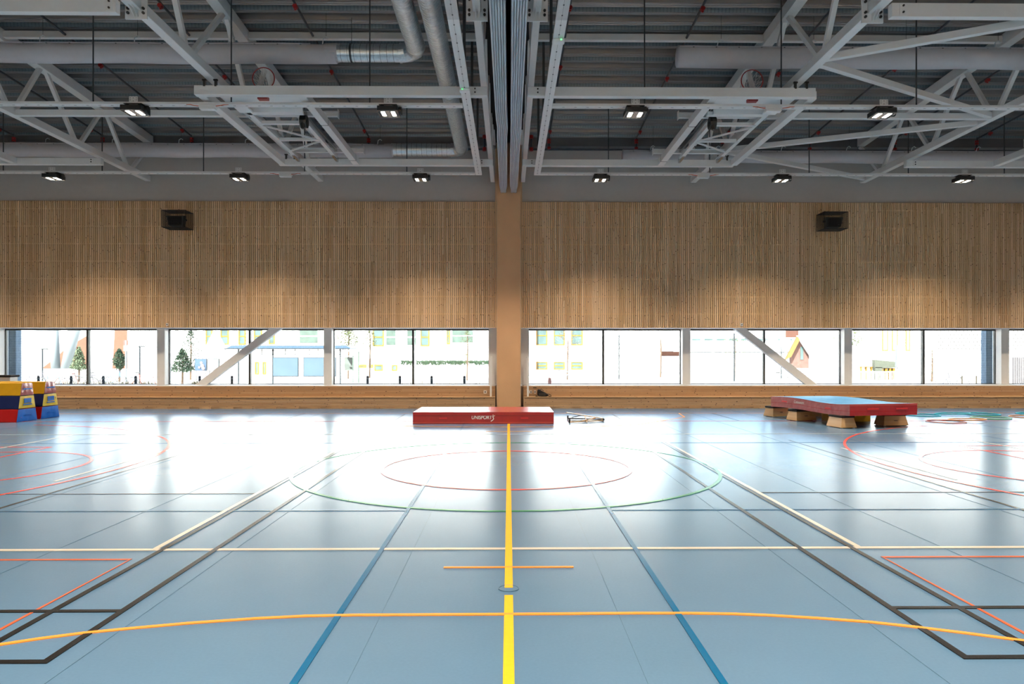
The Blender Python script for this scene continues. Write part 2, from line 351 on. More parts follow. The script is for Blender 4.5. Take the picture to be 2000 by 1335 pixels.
for pts, t in (([(395,748),(540,641)],'left'), ([(1582,747),(1444,641)],'right')):
    p, q = [Vector(at(x, y, YP+.13)) for x, y in pts]; d = (q-p).normalized(); p -= d*.02
    dx = .115/abs(d.z)
    o = MB().prism([(p.x-dx, YP+.03, ZS), (p.x+dx, YP+.03, ZS), (q.x+dx, YP+.03, ZT), (q.x-dx, YP+.03, ZT)], (0, .2, 0)).build('diagonal_brace', M['white'])
    tag(o, 'white steel diagonal brace crossing the '+('second window from the left' if t == 'left' else 'window above the blue-topped mat'), 'brace', 'diagonal window braces')
# --- roof deck: profiled steel sheet falling towards the window wall
def zd(Y): return 8.46+.047*(23-Y)
prof = [(0,0,0),(.045,0,0),(.055,.02,0),(.07,.02,0),(.08,0,0),(.12,0,0),(.13,.02,0),(.145,.02,0),(.155,0,0),(.185,0,0),(.215,.17,0),(.335,.17,1),(.375,.0,1),(.395,0,0),(.405,.012,0),(.435,.012,0),(.445,0,0),(.49,0,0),(.53,.17,0),(.70,.17,0),(.745,0,0)]
mb = MB(); PY = .745; y = YB-.5; last = (y, zd(y)); k = 0; rib = []
while y < YW+.1:
    for i in range(1, len(prof)):
        a, b = prof[i-1], prof[i]
        p = [(sx*HW, y+q[0], zd(y+q[0])+q[1]) for q in (a, b) for sx in (-1, 1)]
        mb.add([p[0], p[1], p[3], p[2]], [(0,1,2,3)], b[2] if b[1] < a[1] else 0)
    y += PY
mb.add([(-HW-.2, YB-.6, zd(YB)+.35), (HW+.2, YB-.6, zd(YB)+.35), (HW+.2, YW+1.3, zd(YW)+.35), (-HW-.2, YW+1.3, zd(YW)+.35)], [(0,1,2,3)])
ce = struct(mb.build('ceiling', [M['deck'], M['deckrib']]), 'profiled galvanised steel roof deck')
MB().box(-HW, HW, YW-.28, YW+.08, 8.20, 8.48).build('edge_channel', M['deck'], ce, label='blue grey edge channel where the deck meets the wall')
for s in (-1, 1): struct(MB().box(s*.47-.03 if s < 0 else .42, s*.47+.03 if s < 0 else .48, 4, 22.5, 8.3, 8.75).build('trim_%d' % (1 if s < 0 else 2), M['slot']), 'dark strip standing in for shade beside the curtain slot')
struct(MB().box(-.44, .42, YB, 22.6, 8.28, 8.32).build('trim_3', M['slot']), 'black sheet standing in for shade above the folded curtains')  # added dark sheet, shade of the slot put into its colour
# ================================================================== CEILING STEELWORK
bot = [22.45, 21.45, 18.9, 16.4, 13.25, 10.7, 8.1, 5.5, 2.9, .3]; top = [22.85, 20.12, 17.5, 14.95, 12.1, 9.4, 6.8, 4.2, 1.6]
def truss(X, w, label, plate=True):
    t = thing('roof_truss', label, 'roof truss', (X, 22.5, 7.03), 'white steel roof trusses')
    MB().box(X-w/2, X+w/2, -2.6, 22.57, 7.04, 7.04+max(w, .16)).build('bottom_chord', M['white'], t, bevel=.008)
    c = w/2+.03; y0, y1 = -2.6, 22.93
    MB().hexa([(X-c,y0,zd(y0)-.26),(X+c,y0,zd(y0)-.26),(X+c,y1,zd(y1)-.26),(X-c,y1,zd(y1)-.26),(X-c,y0,zd(y0)-.01),(X+c,y0,zd(y0)-.01),(X+c,y1,zd(y1)-.01),(X-c,y1,zd(y1)-.01)]).build('top_chord', M['white'], t, bevel=.008)
    ww = .09
    for i, b in enumerate(bot[1:]):
        for tt in (top[i], top[i+1] if i+1 < len(top) else None):
            if tt is None: continue
            s = .07 if tt > b else -.07
            MB().bar((X, b+s, 7.12), (X, tt-s*1.2, zd(tt)-.2), ww, ww, up=(1,0,0)).build('web_member', M['white'], t)
    if plate:
        for yy in (11.42, 11.46):
            pass
        pl = MB().box(X-.17, X+.17, 11.40, 11.43, 6.90, 7.42).build('splice_plate', M['white'], t)
        for sx in (-.12, .12):
            for zz in (6.99, 7.06, 7.23, 7.36): MB().tube([(X+sx, 11.37, zz), (X+sx, 11.40, zz)], .022, 6).build('bolt', M['bolt'], pl)
        mb = MB()
        for sx in (-.02, .03): mb.prism([(X+sx, 11.40, 6.93), (X+sx, 11.40, 7.06), (X+sx, 11.15, 7.06)], (.008, 0, 0))
        mb.build('gusset', M['white'], pl)
for X, w_, l in ((-.5,.125,'slim white roof truss just left of the folded curtains'), (.445,.125,'slim white roof truss just right of the folded curtains'),
               (-5.83,.17,'white lattice truss above the left basketball hoop'), (5.76,.17,'white lattice truss above the right basketball hoop'),
               (-11.17,.17,'white lattice truss at the upper left of the photo'), (11.08,.17,'white lattice truss at the upper right of the photo, braced on its left side'),
               (-16.4,.17,'outermost truss beyond the left edge of the photo'), (16.35,.17,'outermost truss cutting the right edge of the photo')):
    truss(X, w_, l)
def beam(x0, x1, Y, zb, h, d, label, group, name='cross_beam', stubs=()):
    t = thing(name, label, 'beam', ((x0+x1)/2, Y, zb), group)
    MB().box(x0, x1, Y, Y+d, zb, zb+h).build('beam_body', M['white'], t, bevel=.006)
    if 14 < Y < 20 and abs(x0+x1)/2 < 5 and h > .15: clamps(t, [(-5.83 if x0 < 0 else 5.76)], Y, zb+h)
    for x in stubs:
        MB().box(x-.05, x+.05, Y-.012, Y, zb+.02, zb+h-.01).build('joint_plate', M['white'], t)
        mb = MB()
        for zz in (.06, h-.05): mb.tube([(x, Y-.03, zb+zz), (x, Y-.012, zb+zz)], .016, 6)
        mb.build('bolt', M['bolt'], t)
G = 'white steel beams crossing under the roof'
def clamps(t, xs, Y, z):
    for x in xs:
        for d in (-.11, .11): MB().box(x+d-.02, x+d+.02, Y-.01, Y+.05, z-.02, z+.12).box(x+d-.04, x+d+.04, Y-.01, Y+.03, z+.09, z+.12).build('clamp', M['bolt'], t)
beam(-20.5, -5.95, 11.05, 6.84, .21, .12, 'thick white cross beam at the top left corner of the photo', G, stubs=(-6.05,))
beam(5.88, 20.5, 11.05, 6.84, .21, .12, 'thick white cross beam at the top right corner of the photo', G, stubs=(6.05,))
beam(-6.14, -.42, 14.2, 6.73, .18, .15, 'white cross beam in front of the left basketball hoop', G, stubs=(-.66,))
beam(.37, 6.05, 14.2, 6.73, .18, .15, 'white cross beam in front of the right basketball hoop', G, stubs=(.57,))
beam(-6.14, -.42, 19.4, 6.73, .17, .15, 'white cross beam behind the left hoop frame, near the window wall', G, stubs=(-.72,))
beam(.37, 6.05, 19.4, 6.73, .17, .15, 'white cross beam behind the right hoop frame, near the window wall', G, stubs=(.62,))
beam(-20.5, -10.85, 19.4, 6.73, .17, .15, 'short white cross beam over the leftmost windows', G, stubs=(-11.1,))
beam(10.72, 20.5, 19.4, 6.73, .17, .15, 'short white cross beam over the rightmost windows', G, stubs=(10.95,))
beam(-11.1, -5.9, 16.4, 7.04, .13, .12, 'thin white tie beam behind the leftmost floodlight of the middle row', G)
beam(5.85, 11.0, 16.4, 7.04, .13, .12, 'thin white tie beam behind the rightmost floodlight of the middle row', G)
for i, (a, b) in enumerate(((-16.3,-11.27),(-11.06,-5.93),(-5.72,-.6),(.53,5.66),(5.86,10.98),(11.18,16.2))):
    if i in (1,2,3,4): beam(a, b, 15.96, 8.6, .14, .12, 'white purlin beam high under the deck, '+['','between the two left trusses','left of the curtain','right of the curtain','between the two right trusses'][i], G)
br = [((5.8,13.3),(11.05,10.5),'uppermost slanted'),((5.8,13.5),(11.05,16.45),'second slanted'),((11.05,16.9),(5.85,19.2),'third slanted'),((5.85,19.4),(11.05,22.3),'lowest slanted')]
for p, q, l in br:
    o = MB().bar((*p, 7.12), (*q, 7.12), .12, .12).build('wind_brace', M['white'], bevel=.005); tag(o, l+' white wind brace between the two right trusses', 'brace', 'wind braces right of the right hoop')
# --- basketball backboard frames, folded up under the roof
def hoop_frame(sx):
    side = 'left' if sx < 0 else 'right'
    t = thing('basketball_frame', 'folded ceiling basketball hoop and frame, %s of the curtain' % side, 'basketball hoop', (sx*5.05, 16.5, 6.73), 'ceiling basketball frames')
    for x in (6.05, 4.08):
        MB().box(sx*x-.08, sx*x+.08, 14.35, 19.4, 6.74, 6.90).build('long_beam', M['white'], t, bevel=.005)
        if x < 5:
            mb = MB()
            for y in (16.1, 19.0): mb.box(sx*x-.083, sx*x+.083, y, y+.012, 6.735, 6.905)
            mb.build('joint_ring', M['dark'], t)
    for y in (16.1, 18.95):
        a, b = sorted((sx*5.75, sx*3.78)); z = 6.95
        MB().box(a, b, y, y+.1, z, z+.012).box(a, b, y, y+.1, z+.1, z+.112).box(a, b, y+.045, y+.055, z, z+.11).box(a, a+.01, y-.02, y+.12, z-.04, z+.15).box(b-.01, b, y-.02, y+.12, z-.04, z+.15).build('cross_rail', M['white2'], t)
    zf = 6.86
    for x in (5.6, 4.58):
        MB().box(sx*x-.05, sx*x+.05, 15.55 if x > 5 else 16.5, 19.2, zf, zf+.07).build('swing_rail', M['white2'], t)
        MB().bar((sx*x, 18.9, zf+.02), (sx*(x-.02), 19.35, zf-.02), .06, .1).build('hinge', M['chrome'], t)
    mb = MB(); a, b = sorted((sx*5.6, sx*4.58))
    for y, d in ((16.35,.09),(17.6,.07)): MB().box(a, b, y, y+d, zf-.01, zf+.06).build('cross_bar', M['white2'], t)
    MB().box(sx*5.0-.68, sx*5.0+.55, 15.68, 15.8, zf, zf+.08).build('cross_bar', M['white2'], t)
    MB().bar((sx*5.58,16.5,zf), (sx*4.6,17.6,zf), .035, .035).build('diagonal_bar', M['white2'], t)
    MB().bar((sx*4.6,17.7,zf), (sx*5.58,18.55,zf), .035, .035).build('diagonal_bar', M['white2'], t)
    for x in (5.72, 4.5): MB().box(sx*x-.02, sx*x+.02, 15.2, 19.0, zf+.12, zf+.2).build('track', M['chrome'], t)
    bb = MB().box(sx*5.05-.9, sx*5.05+.9, 14.72, 15.6, 6.96, 7.0).build('backboard', M['white2'], t, bevel=.01)
    MB().box(sx*5.05-.62, sx*5.05+.62, 15.62, 15.68, 6.86, 6.98).build('board_frame', M['white2'], bb)
    MB().box(sx*5.05-.12, sx*5.05+.12, 14.88, 15.06, 7.0, 7.06).box(sx*5.05-.1, sx*5.05+.1, 14.9, 15.04, 6.90, 6.96).build('ring_bracket', M['redfit'], bb)
    cx, cz = sx*5.04, 7.33
    MB().tube([(cx+.225*math.cos(q), 14.95, cz+.225*math.sin(q)) for q in [2*PI*i/28 for i in range(28)]], .011, 6, closed=True).build('ring', M['redfit'], bb)
    mb = MB()
    for i in range(12):
        q = 2*PI*i/12; q2 = q+.5
        mb.tube([(cx+.22*math.cos(q),14.95,cz+.22*math.sin(q)), (cx+.12*math.cos(q2),15.1,cz-.08+.1*math.sin(q2)), (cx+.06*math.cos(q+1),15.2,cz-.17+.04*math.sin(q))], .004, 4)
        mb.tube([(cx+.22*math.cos(q),14.95,cz+.22*math.sin(q)), (cx+.12*math.cos(q-.5),15.1,cz-.08+.1*math.sin(q-.5)), (cx+.06*math.cos(q-1),15.2,cz-.17)], .004, 4)
    mb.build('net', M['white2'], bb, kind='stuff')
    mb = MB(); x = sx*4.52
    mb.tube([(x-.07, 16.05, 6.80), (x+.07, 16.05, 6.80)], [.14,.14], 14).tube([(x, 16.0, 6.80), (x, 15.95, 6.62)], [.09,.03], 8)
    mb.build('winch', M['black'], t, smooth=False, label='black safety winch')
    MB().box(sx*5.62-.14, sx*5.62+.14, 15.2, 15.6, 6.84, 6.88).build('hinge_plate', M['white2'], t)
hoop_frame(-1); hoop_frame(1)
for s in (-1, 1):
    o = MB().box(s*13.15-.08, s*13.15+.08, 8, 19.4, 6.74, 6.90).build('hoop_beam', M['white'], bevel=.005); tag(o, 'white beam end of the next hoop frame at the %s edge of the photo' % ('left' if s < 0 else 'right'), 'beam')
# --- lighting rails
def rail(x0, x1, Y, label, rods, seg=None):
    t = thing('lighting_rail', label, 'cable tray', ((x0+x1)/2, Y, 6.66), 'white perforated lighting rails')
    MB().box(x0, x1, Y, Y+.175, 6.66, 6.705).build('tray', M['white'], t)
    mb = MB(); x = math.ceil(x0/.245)*.245+.1
    while x < x1-.1: mb.box(x, x+.05, Y+.08, Y+.092, 6.658, 6.66); x += .245
    mb.build('slot', M['bolt'], t, kind='stuff')
    for r in rods: MB().tube([(r, Y+.09, 6.70), (r, Y+.09, zd(Y)+.02)], .014, 6).build('hanger_rod', M['rod'], t)
RX1 = [-13.9,-11.14,-8.34,-5.58,-2.8]; RX2 = [-13.9,-11.2,-8.42,-5.64,-2.82]
for nm, Y, RX in (('row over the middle of the hall', 14.55, RX1), ('row close to the window wall', 20.0, RX2), ('row ahead of the camera', 9.05, RX1), ('row just above the camera', 3.6, RX1), ('row behind the camera', -1.9, RX1)):
    rail(-20.5, -.93, Y, 'white perforated lighting rail, left half of the '+nm, RX)
    rail(.88, 20.5, Y, 'white perforated lighting rail, right half of the '+nm, [-x-.05 for x in RX])
for x, side in ((-.83,'left'), (.79,'right')):
    t = thing('lighting_rail', 'wide white perforated rail running towards the windows %s of the curtains' % side, 'cable tray', (x, 20, 6.66), 'white perforated lighting rails')
    MB().box(x-.086, x+.086, -3.5, 10.85, 6.66, 6.71).build('tray', mat('duller_white', (.55,.53,.52), .5), t, label='duller near section')  # near tray section in a greyer, duller white
    MB().box(x-.086, x+.086, 10.85, 20.17, 6.66, 6.71).build('tray', M['white'], t)
    mb = MB(); y = 9.4
    while y < 20: mb.box(x-.011, x+.011, y, y+.035, 6.658, 6.66); y += .32
    mb.build('slot', M['bolt'], t, kind='stuff')
    MB().box(x-.0015, x+.0015, 9.4, 20.0, 6.659, 6.66).build('seam', M['dark'], t)
    for y, xo in ((11.5,0), (13.5,0), (16.4,0), (19.3,0)): MB().box(x-.028+xo, x+.028+xo, y, y+.02, 6.71, zd(y)).build('hanger_channel', M['rod'], t)
    b = thing('motion_sensor', 'white sensor box with green light under the %s long rail' % side, 'sensor', (x, 13.6 if x < 0 else 11.45, 6.6)); yy = 13.6 if x < 0 else 11.45
    MB().box(x-.1, x+.1, yy, yy+.13, 6.60, 6.66).build('sensor_body', M['white2'], b, bevel=.02)
    MB().box(x+(.03 if x > 0 else -.05), x+(.05 if x > 0 else -.03), yy-.004, yy+.01, 6.625, 6.645).build('indicator', emit('green_led', (.1,1,.25), 1.5), b)
# --- floodlights
lens = emit('lamp_lens', (1,.93,.80), 14)
def floodlight(loc, label, group):
    t = thing('floodlight', label, 'floodlight', loc, group, local=True)
    MB().box(-.205,.205,-.21,.20,.0,.10).build('housing', M['black'], t, bevel=.012)
    for x in (-.10,.10): MB().box(x-.038,x+.038,-.13,.12,-.006,.0).build('lens', lens, t)
    MB().box(-.20,.20,-.205,-.195,-.008,.0).box(-.20,.20,.185,.195,-.008,.0).box(-.205,-.195,-.2,.19,-.008,.0).box(.195,.205,-.2,.19,-.008,.0).box(-.04,.04,-.19,.18,-.004,.0).build('reflector_rim', M['chrome'], t)
    MB().box(-.15,-.12,-.1,.1,.10,.16).box(.12,.15,-.1,.1,.10,.16).box(-.18,.18,-.12,.12,.145,.155).build('bracket', M['black'], t)
    MB().tube([(.2,.0,.06),(.26,.0,.06)], .08, 12).build('driver', M['black'], t)
    o = MB().box(-.085,.085,-.085,-.075,.14,.30).build('mounting_plate', M['white'], t)
    mb = MB()
    for x, z in ((-.06,.27),(0,.27),(.06,.27),(-.06,.23),(.06,.23),(0,.21)): mb.tube([(x,-.09,z),(x,-.084,z)], .008, 6)
    mb.build('hole', M['bolt'], o)
    return t
def lamp_light(loc, par):
    l = bpy.data.lights.new('lamp_beam', 'SPOT'); l.energy = LAMP_W*(4.0 if loc[1] < -1 else 1); l.color = LAMP_COL; l.spot_size = math.radians(112); l.spot_blend = .95; l.shadow_soft_size = .16  # row behind the camera boosted as added fill, bounced off the unseen wall
    o = bpy.data.objects.new('lamp_beam', l); C.objects.link(o); o.parent = par; o.location = (0, 0, -.03); return o
x1 = [273,762,1237,1714]; x2 = [112,472,823,1171,1522,1874]
od = ['leftmost','second from the left','third from the left','fourth from the left','fifth from the left','rightmost']
base = None; lamps = []
def put(loc, label, group):
    global base
    if base is None: base = floodlight(loc, label, group); o = base
    else: o = dup(base, loc, 0, label, group=group)
    lamps.append(o)
for i, px in enumerate(x1): put((at(px, 212, 15.2)[0]*.973, 14.62, 6.505), od[i if i < 3 else 5]+' lit black floodlight of the upper row of four', 'floodlights in the middle row')
for i, px in enumerate(x2): put((at(px, 343, 20.8)[0]*.973, 20.08, 6.505), od[i]+' lit black floodlight of the lower row of six', 'floodlights by the window wall')
for y, t in ((9.4,'above and ahead of the camera'), (3.8,'just above the camera'), (-1.8,'behind the camera, boosted as fill')):
    for x in (-12.95,-7.75,-2.55,2.6,7.75,12.95): put((x, y, 6.505), 'black floodlight of the row '+t+', '+od[int((x+15.6)/5.2)], 'floodlights out of view')
for x in (-12.95, 12.95): put((x, 14.62, 6.505), 'black floodlight of the middle row just beyond the %s edge of the photo' % ('left' if x < 0 else 'right'), 'floodlights beyond the edges')
for x in (-18.1, 18.1):
    for y, q_ in ((20.08,'first'), (14.62,'second'), (9.4,'third'), (3.8,'fourth'), (-1.8,'fifth')): put((x, y, 6.505), '%s black floodlight from the windows along the %s end wall, out of view' % (q_, 'left' if x < 0 else 'right'), 'floodlights beyond the edges')
for o in lamps: lamp_light(o.location, o)
for px, py, Y, l in ((405,204,14.56,'upper left'), (1511,207,14.56,'upper right'), (557,338,20.02,'lower left'), (1374,338,20.02,'lower right')):
    x = at(px, py, Y)[0]
    t = thing('emergency_light', 'small white emergency light with orange cables under the rail, %s of the four' % l, 'emergency light', (x, Y, 6.58), 'emergency lights on the rails')
    MB().box(x-.17, x+.17, Y-.02, Y+.11, 6.605, 6.66).build('back_box', M['white'], t, bevel=.005)
    MB().box(x-.155, x+.155, Y-.03, Y+.10, 6.56, 6.605).build('diffuser', M['white2'], t, bevel=.01)
    for s in (-1, 1): MB().tube([(x+s*.16, Y, 6.625), (x+s*.26, Y-.01, 6.635), (x+s*.34, Y, 6.656), (x+s*.42, Y, 6.66)], .009, 5).build('cable', M['orange'], t)
# --- ducts
def spiral(mbp, p, q, r, pitch=.12):
    p = Vector(p); q = Vector(q); L = (q-p).length; n = int(L/pitch)
    for i in range(n):
        c = p+(q-p)*((i+.5)/n); mbp.tube([c-(q-p).normalized()*.006, c+(q-p).normalized()*.006], r+.009, 20)
def seams(p, q, r, pitch, par):
    n = int(abs(q[0]-p[0])/pitch); mb = MB()
    for i in range(1, n): x = p[0]+(q[0]-p[0])*i/n; mb.tube([(x-.003, p[1], p[2]), (x+.003, p[1], p[2])], r+.003, 32)
    mb.build('seam_ridges', M['rod'], par, kind='stuff')
def fabric_duct(x0, x1, Y, z, r, label, cap=None, taper=None):
    t = thing('air_duct', label, 'air duct', ((x0+x1)/2, Y, z), 'ventilation ducts under the roof')
    n = max(4, int((x1-x0)/.35)); pts = []; rr = []
    for i in range(n+1):
        x = x0+(x1-x0)*i/n; pts.append((x, Y, z+.01*math.sin(x*2.1))); e = 1.0
        if taper and x > x1-1.1: e = 1-.10*(1-(x1-x)/1.1)
        rr.append(r*e*(1+.006*math.sin(x*5)))
    MB().tube(pts, rr, 24).build('fabric_tube', M['fabric'], t, smooth=True)
    MB().box(x0, x1-(.5 if taper else 0), Y-r*.78-.02, Y-r*.78, z+r*.62, z+r*.62+.015).build('support_track', M['fabric'], t)
    mb = MB(); x = x0+.3
    while x < x1-.3: mb.box(x-.015, x+.015, Y-r*.80-.02, Y-r*.78, z+r*.55, z+r*.62); x += .48
    mb.build('clip', M['chrome'], t, kind='stuff')
    x = x0+.9
    while x < x1:
        h = MB().tube([(x-.08, Y-.1, z+r*.8), (x-.06, Y-.12, z+r+.06), (x, Y-.12, z+r+.1), (x+.05, Y-.12, z+r+.06)], .012, 5).build('hook', M['zinc'], t)
        MB().tube([(x, Y-.12, z+r+.1), (x, Y-.12, zd(Y)+.05)], .004, 4).build('wire', M['rod'], h)
        x += 1.97
    if taper: MB().tube([(x1-.22, Y, z+.01), (x1+.04, Y, z+.02)], r*.93, 24).build('cuff', M['fabric'], t)
    xs = x0+2.9
    while xs < x1-1:
        MB().tube([(xs-.012, Y, z), (xs+.012, Y, z)], r*1.012, 24).build('seam_band', M['fabric'], t); xs += 5.3
    return t
DR = .212
a = fabric_duct(-20.5, at(657,100,15.4)[0], 15.4, 8.03, DR, 'white fabric air duct at the upper left, ending in a shiny metal elbow', taper=True)
xe = at(657,100,15.4)[0]; XC = -1.93
t = a; r = .185
mb = MB(); pth = [(xe-.02, 15.4, 8.05), (XC-.36, 15.4, 8.05)]; mb.tube(pth, r, 32, cap=False); o = mb.build('spiral_tube', M['zinc'], t, smooth=True); seams(pth[0], pth[1], r, .13, o)
arc = [(XC-.36+.36*math.sin(q), 15.4-.36+.36*math.cos(q), 8.05) for q in [PI/2*i/3 for i in range(4)]]
mb = MB().tube(arc, r+.012, 24, cap=False); mb.tube([(XC-.38,15.4,8.05),(XC-.33,15.4,8.05)], r+.02, 24); mb.tube([(XC,15.06,8.05),(XC,15.01,8.05)], r+.02, 24); mb.build('elbow', M['zinc'], t)
mb = MB(); pth = [(XC, 15.05, 8.05), (XC, 3, 8.05)]; mb.tube(pth, r, 24); spiral(mb, (XC,15.05,8.05), (XC,9,8.05), r, .09); mb.build('spiral_tube', M['zinc'], t, smooth=False)
MB().tube([(-3.35,15.4,8.05),(-3.31,15.4,8.05)], r+.014, 24).build('clamp_band', M['rod'], t)
MB().tube([(-3.33,15.4,8.25),(-3.33,15.4,8.8)], .006, 4).build('wire', M['rod'], t)
b = fabric_duct(-20.5, at(766,292,21.8)[0], 21.8, 7.79, DR, 'white fabric air duct low at the left by the wall, ending in metal', taper=True)
xe = at(766,292,21.8)[0]; XC = -1.40; r = .19
mb = MB(); mb.tube([(xe-.02,21.8,7.82),(XC-.3,21.8,7.82)], r, 24, cap=False); o = mb.build('spiral_tube', M['zinc'], b, smooth=True); seams((xe,21.8,7.82), (XC-.3,21.8,7.82), r, .14, o)
arc = [(XC-.3+.3*math.sin(q), 21.5+.3*math.cos(q), 7.82) for q in [PI/2*i/3 for i in range(4)]]
MB().tube(arc, r+.012, 24, cap=False).tube([(XC-.34,21.8,7.82),(XC-.30,21.8,7.82)], r+.02, 24).build('elbow', M['zinc'], b)
mb = MB(); mb.tube([(XC,21.52,7.82),(XC,3,7.95)], r, 24); spiral(mb, (XC,21.52,7.82), (XC,10,7.9), r, .10); mb.build('spiral_tube', M['zinc'], b)
fabric_duct(at(1323,110,15.4)[0], 20.5, 15.4, 8.0, .225, 'white fabric air duct with a closed end at the upper right')
fabric_duct(at(1216,302,21.8)[0], 20.5, 21.8, 7.65, .19, 'white fabric air duct low at the right by the window wall')
# --- sprinkler pipes
for i, x in enumerate((-15.1,-12.4,-9.7,-7.0,-4.3,1.24,3.93,6.6,9.3,11.95,14.5)):
    t = thing('sprinkler_pipe', 'dark sprinkler pipe with red fittings, %s' % ['at the left edge','above the leftmost lamps','left of the left truss','above the left hoop','right of the left hoop','right of the curtains','left of the right hoop','above the right hoop','right of the right hoop','above the rightmost lamps','at the right edge'][i], 'pipe', (x, 22.3, 8.2), 'sprinkler pipes under the deck')
    MB().tube([(x, 2, zd(2)-.12), (x, 22.25, zd(22.25)-.14)], .026, 8).build('pipe_run', M['pipe'], t)
    MB().tube([(x, 22.25, zd(22)-.12), (x, 22.3, 8.0)], .026, 8).build('drop_pipe', M['pipe'], t)
    for z0, z1 in ((8.30,8.24),(8.22,8.17),(8.06,8.0)): MB().tube([(x,22.28,z0),(x,22.28,z1)], .055, 8).build('coupling', M['redfit'], t)
    for y in (21.6, 17.9-.3*(i % 3), 14.6): MB().tube([(x,y,zd(y)-.19),(x,y+.09,zd(y)-.19)], .05, 6).tube([(x,y+.045,zd(y)-.19),(x,y+.045,zd(y)-.26)], .02, 6).build('sprinkler_head', M['redfit'], t)
for s, a_, b_ in ((-1,-20.5,-.75), (1,.7,20.5)):
    t = thing('sprinkler_main', 'dark horizontal sprinkler main along the top of the wall, %s half' % ('left' if s < 0 else 'right'), 'pipe', (a_, 22.45, 8.0))
    MB().tube([(a_, 22.42, 8.02), (b_, 22.42, 8.02)], .03, 8).build('pipe_run', M['pipe'], t)
    x = b_ if s < 0 else a_
    MB().tube([(x, 22.42, 8.02), (x, 22.42, 8.45)], .03, 8).build('riser', M['pipe'], t)
    for z in (8.02, 8.4): MB().tube([(x,22.40,z-.05),(x,22.40,z+.05)], .06, 8).build('coupling', M['redfit'], t)
# --- folded divider curtains
for s, xa, xb in ((-1,-.285,-.04), (1,.035,.28)):
    t = thing('divider_curtain', 'folded grey-white divider curtain bundle, %s one of the pair' % ('left' if s < 0 else 'right'), 'curtain', ((xa+xb)/2, 22.4, 6.67), 'pair of folded curtains')
    nf = 6; wd = (xb-xa)/nf
    for k in range(nf):
        xc = xa+wd*(k+.5); mb = MB(); rows = []
        ys = [3+.6*i for i in range(33)]+[22.42]
        for y in ys:
            wob = .004*math.sin(y*.5+s)+(.02*math.exp(-((y-16.2)/.5)**2) if s < 0 else .008*math.exp(-((y-16.4)/.6)**2))
            zb = 6.67+.006*math.sin(y*.4+k*2.1); h = wd*.44
            e = 1.0 if y < 22.2 else .72
            cx = (xa+xb)/2+(xc-(xa+xb)/2)*e+wob
            sec = [(cx-h, 8.25), (cx-h, zb+.05), (cx-h*.75, zb+.018), (cx, zb), (cx+h*.75, zb+.018), (cx+h, zb+.05), (cx+h, 8.25)]
            rows.append([(a_, y, b_) for a_, b_ in sec])
        vs = [v for g in rows for v in g]; n = 7
        mb.add(vs, [(i*n+j, i*n+j+1, (i+1)*n+j+1, (i+1)*n+j) for i in range(len(rows)-1) for j in range(n-1)]+[tuple((len(rows)-1)*n+j for j in range(n)), tuple(range(n))[::-1]])
        mb.build('curtain_fold', M['curtain'], t, smooth=True)
# ================================================================== BENCHES AND WALL FITTINGS
def bench(xa, xb, side):
    t = thing('bench', 'long built-in pine bench under the windows, %s of the timber column' % side, 'bench', ((xa+xb)/2, 22.5, 0), 'built-in benches')
    MB().box(xa, xb, 22.56, 22.9, .075, .31).build('core', M['felt'], t)
    for i in range(5):
        z = .085+i*.05; MB().box(xa, xb, 22.515, 22.56, z, z+.038).build('front_board', M['boardh'], t)
    MB().box(xa, xb, 22.50, 22.95, .335, .36).build('seat', M['boardh'], t, bevel=.004)
    for i in range(7):
        z = .362+i*.047; MB().box(xa, xb, 22.905, 22.945, z, z+.035).build('back_board', M['boardh'], t)
    MB().box(xa, xb, 22.93, 22.965, .36, .675).build('back_core', M['felt'], t)
    MB().box(xa, xb, 22.53, 22.56, 0, .08).build('plinth', M['plyedge' if 0 else 'clt'], t)
    nx = int((xb-xa)/.675)
    mb = MB()
    for i in range(nx+1):
        x = xa+.12+i*.675
        if x+.38 < xb: mb.box(x+.29, x+.675-.0, 22.515, 22.53, 0, .05)
    mb.box(xa, xb, 22.515, 22.53, .05, .078); mb.build('plinth_block', M['boardh'], t)
    e = xb if side == 'left' else xa; s = -1 if side == 'left' else 1
    MB().box(min(e, e+s*-.015), max(e, e+s*-.015), 22.50, 22.95, .06, .36).box(min(e, e-s*.015), max(e, e-s*.015), 22.9, 23.5, .36, .70).build('end_board', M['plyedge'], t)
    g = MB(); x = e+s*.12
    MB().box(x-.028, x+.028, 22.66, 22.70, .36, 1.58).box(x-.028, x+.028, 23.0, 23.03, .70, 1.58).box(x-.028, x+.028, 23.3, 23.33, .70, 1.58).build('guard_bar', M['white2'], t)
    MB().tube([(x, 22.66, 1.60), (x, 23.4, 1.60)], .03, 10).build('guard_rail', M['white2'], t)
bench(-20.8, -.44, 'left'); bench(.48, 20.8, 'right')
def plate(px, py, w, h, label, cat, Y=22.9, name='socket', dots=1):
    p = at(px, py, Y); t = thing(name, label, cat, p)
    MB().box(p[0]-w/2, p[0]+w/2, Y-.012, Y+.006, p[2]-h/2, p[2]+h/2).build('face_plate', M['white2'], t, bevel=.004)
    mb = MB()
    for i in range(dots): x = p[0]+(i-(dots-1)/2)*.08; mb.tube([(x, Y-.015, p[2]), (x, Y-.011, p[2])], .022, 10)
    mb.build('inset', M['bolt'], t)
plate(947.7, 765, .105, .105, 'white wall socket low on the bench back left of the timber column', 'socket')
plate(1034.5, 765, .15, .09, 'beige double socket on the bench back right of the timber column', 'socket', dots=2)
plate(1045, 765, .07, .10, 'small white switch with dark centre beside the black bag', 'switch', name='switch')
plate(326.5, 633.5, .08, .085, 'tiny white box on the slats above the second window from the left', 'sensor', Y=22.94, name='wall_sensor')
plate(1448.5, 633.5, .08, .085, 'tiny white box on the slats above the right diagonal brace', 'sensor', Y=22.94, name='wall_sensor')
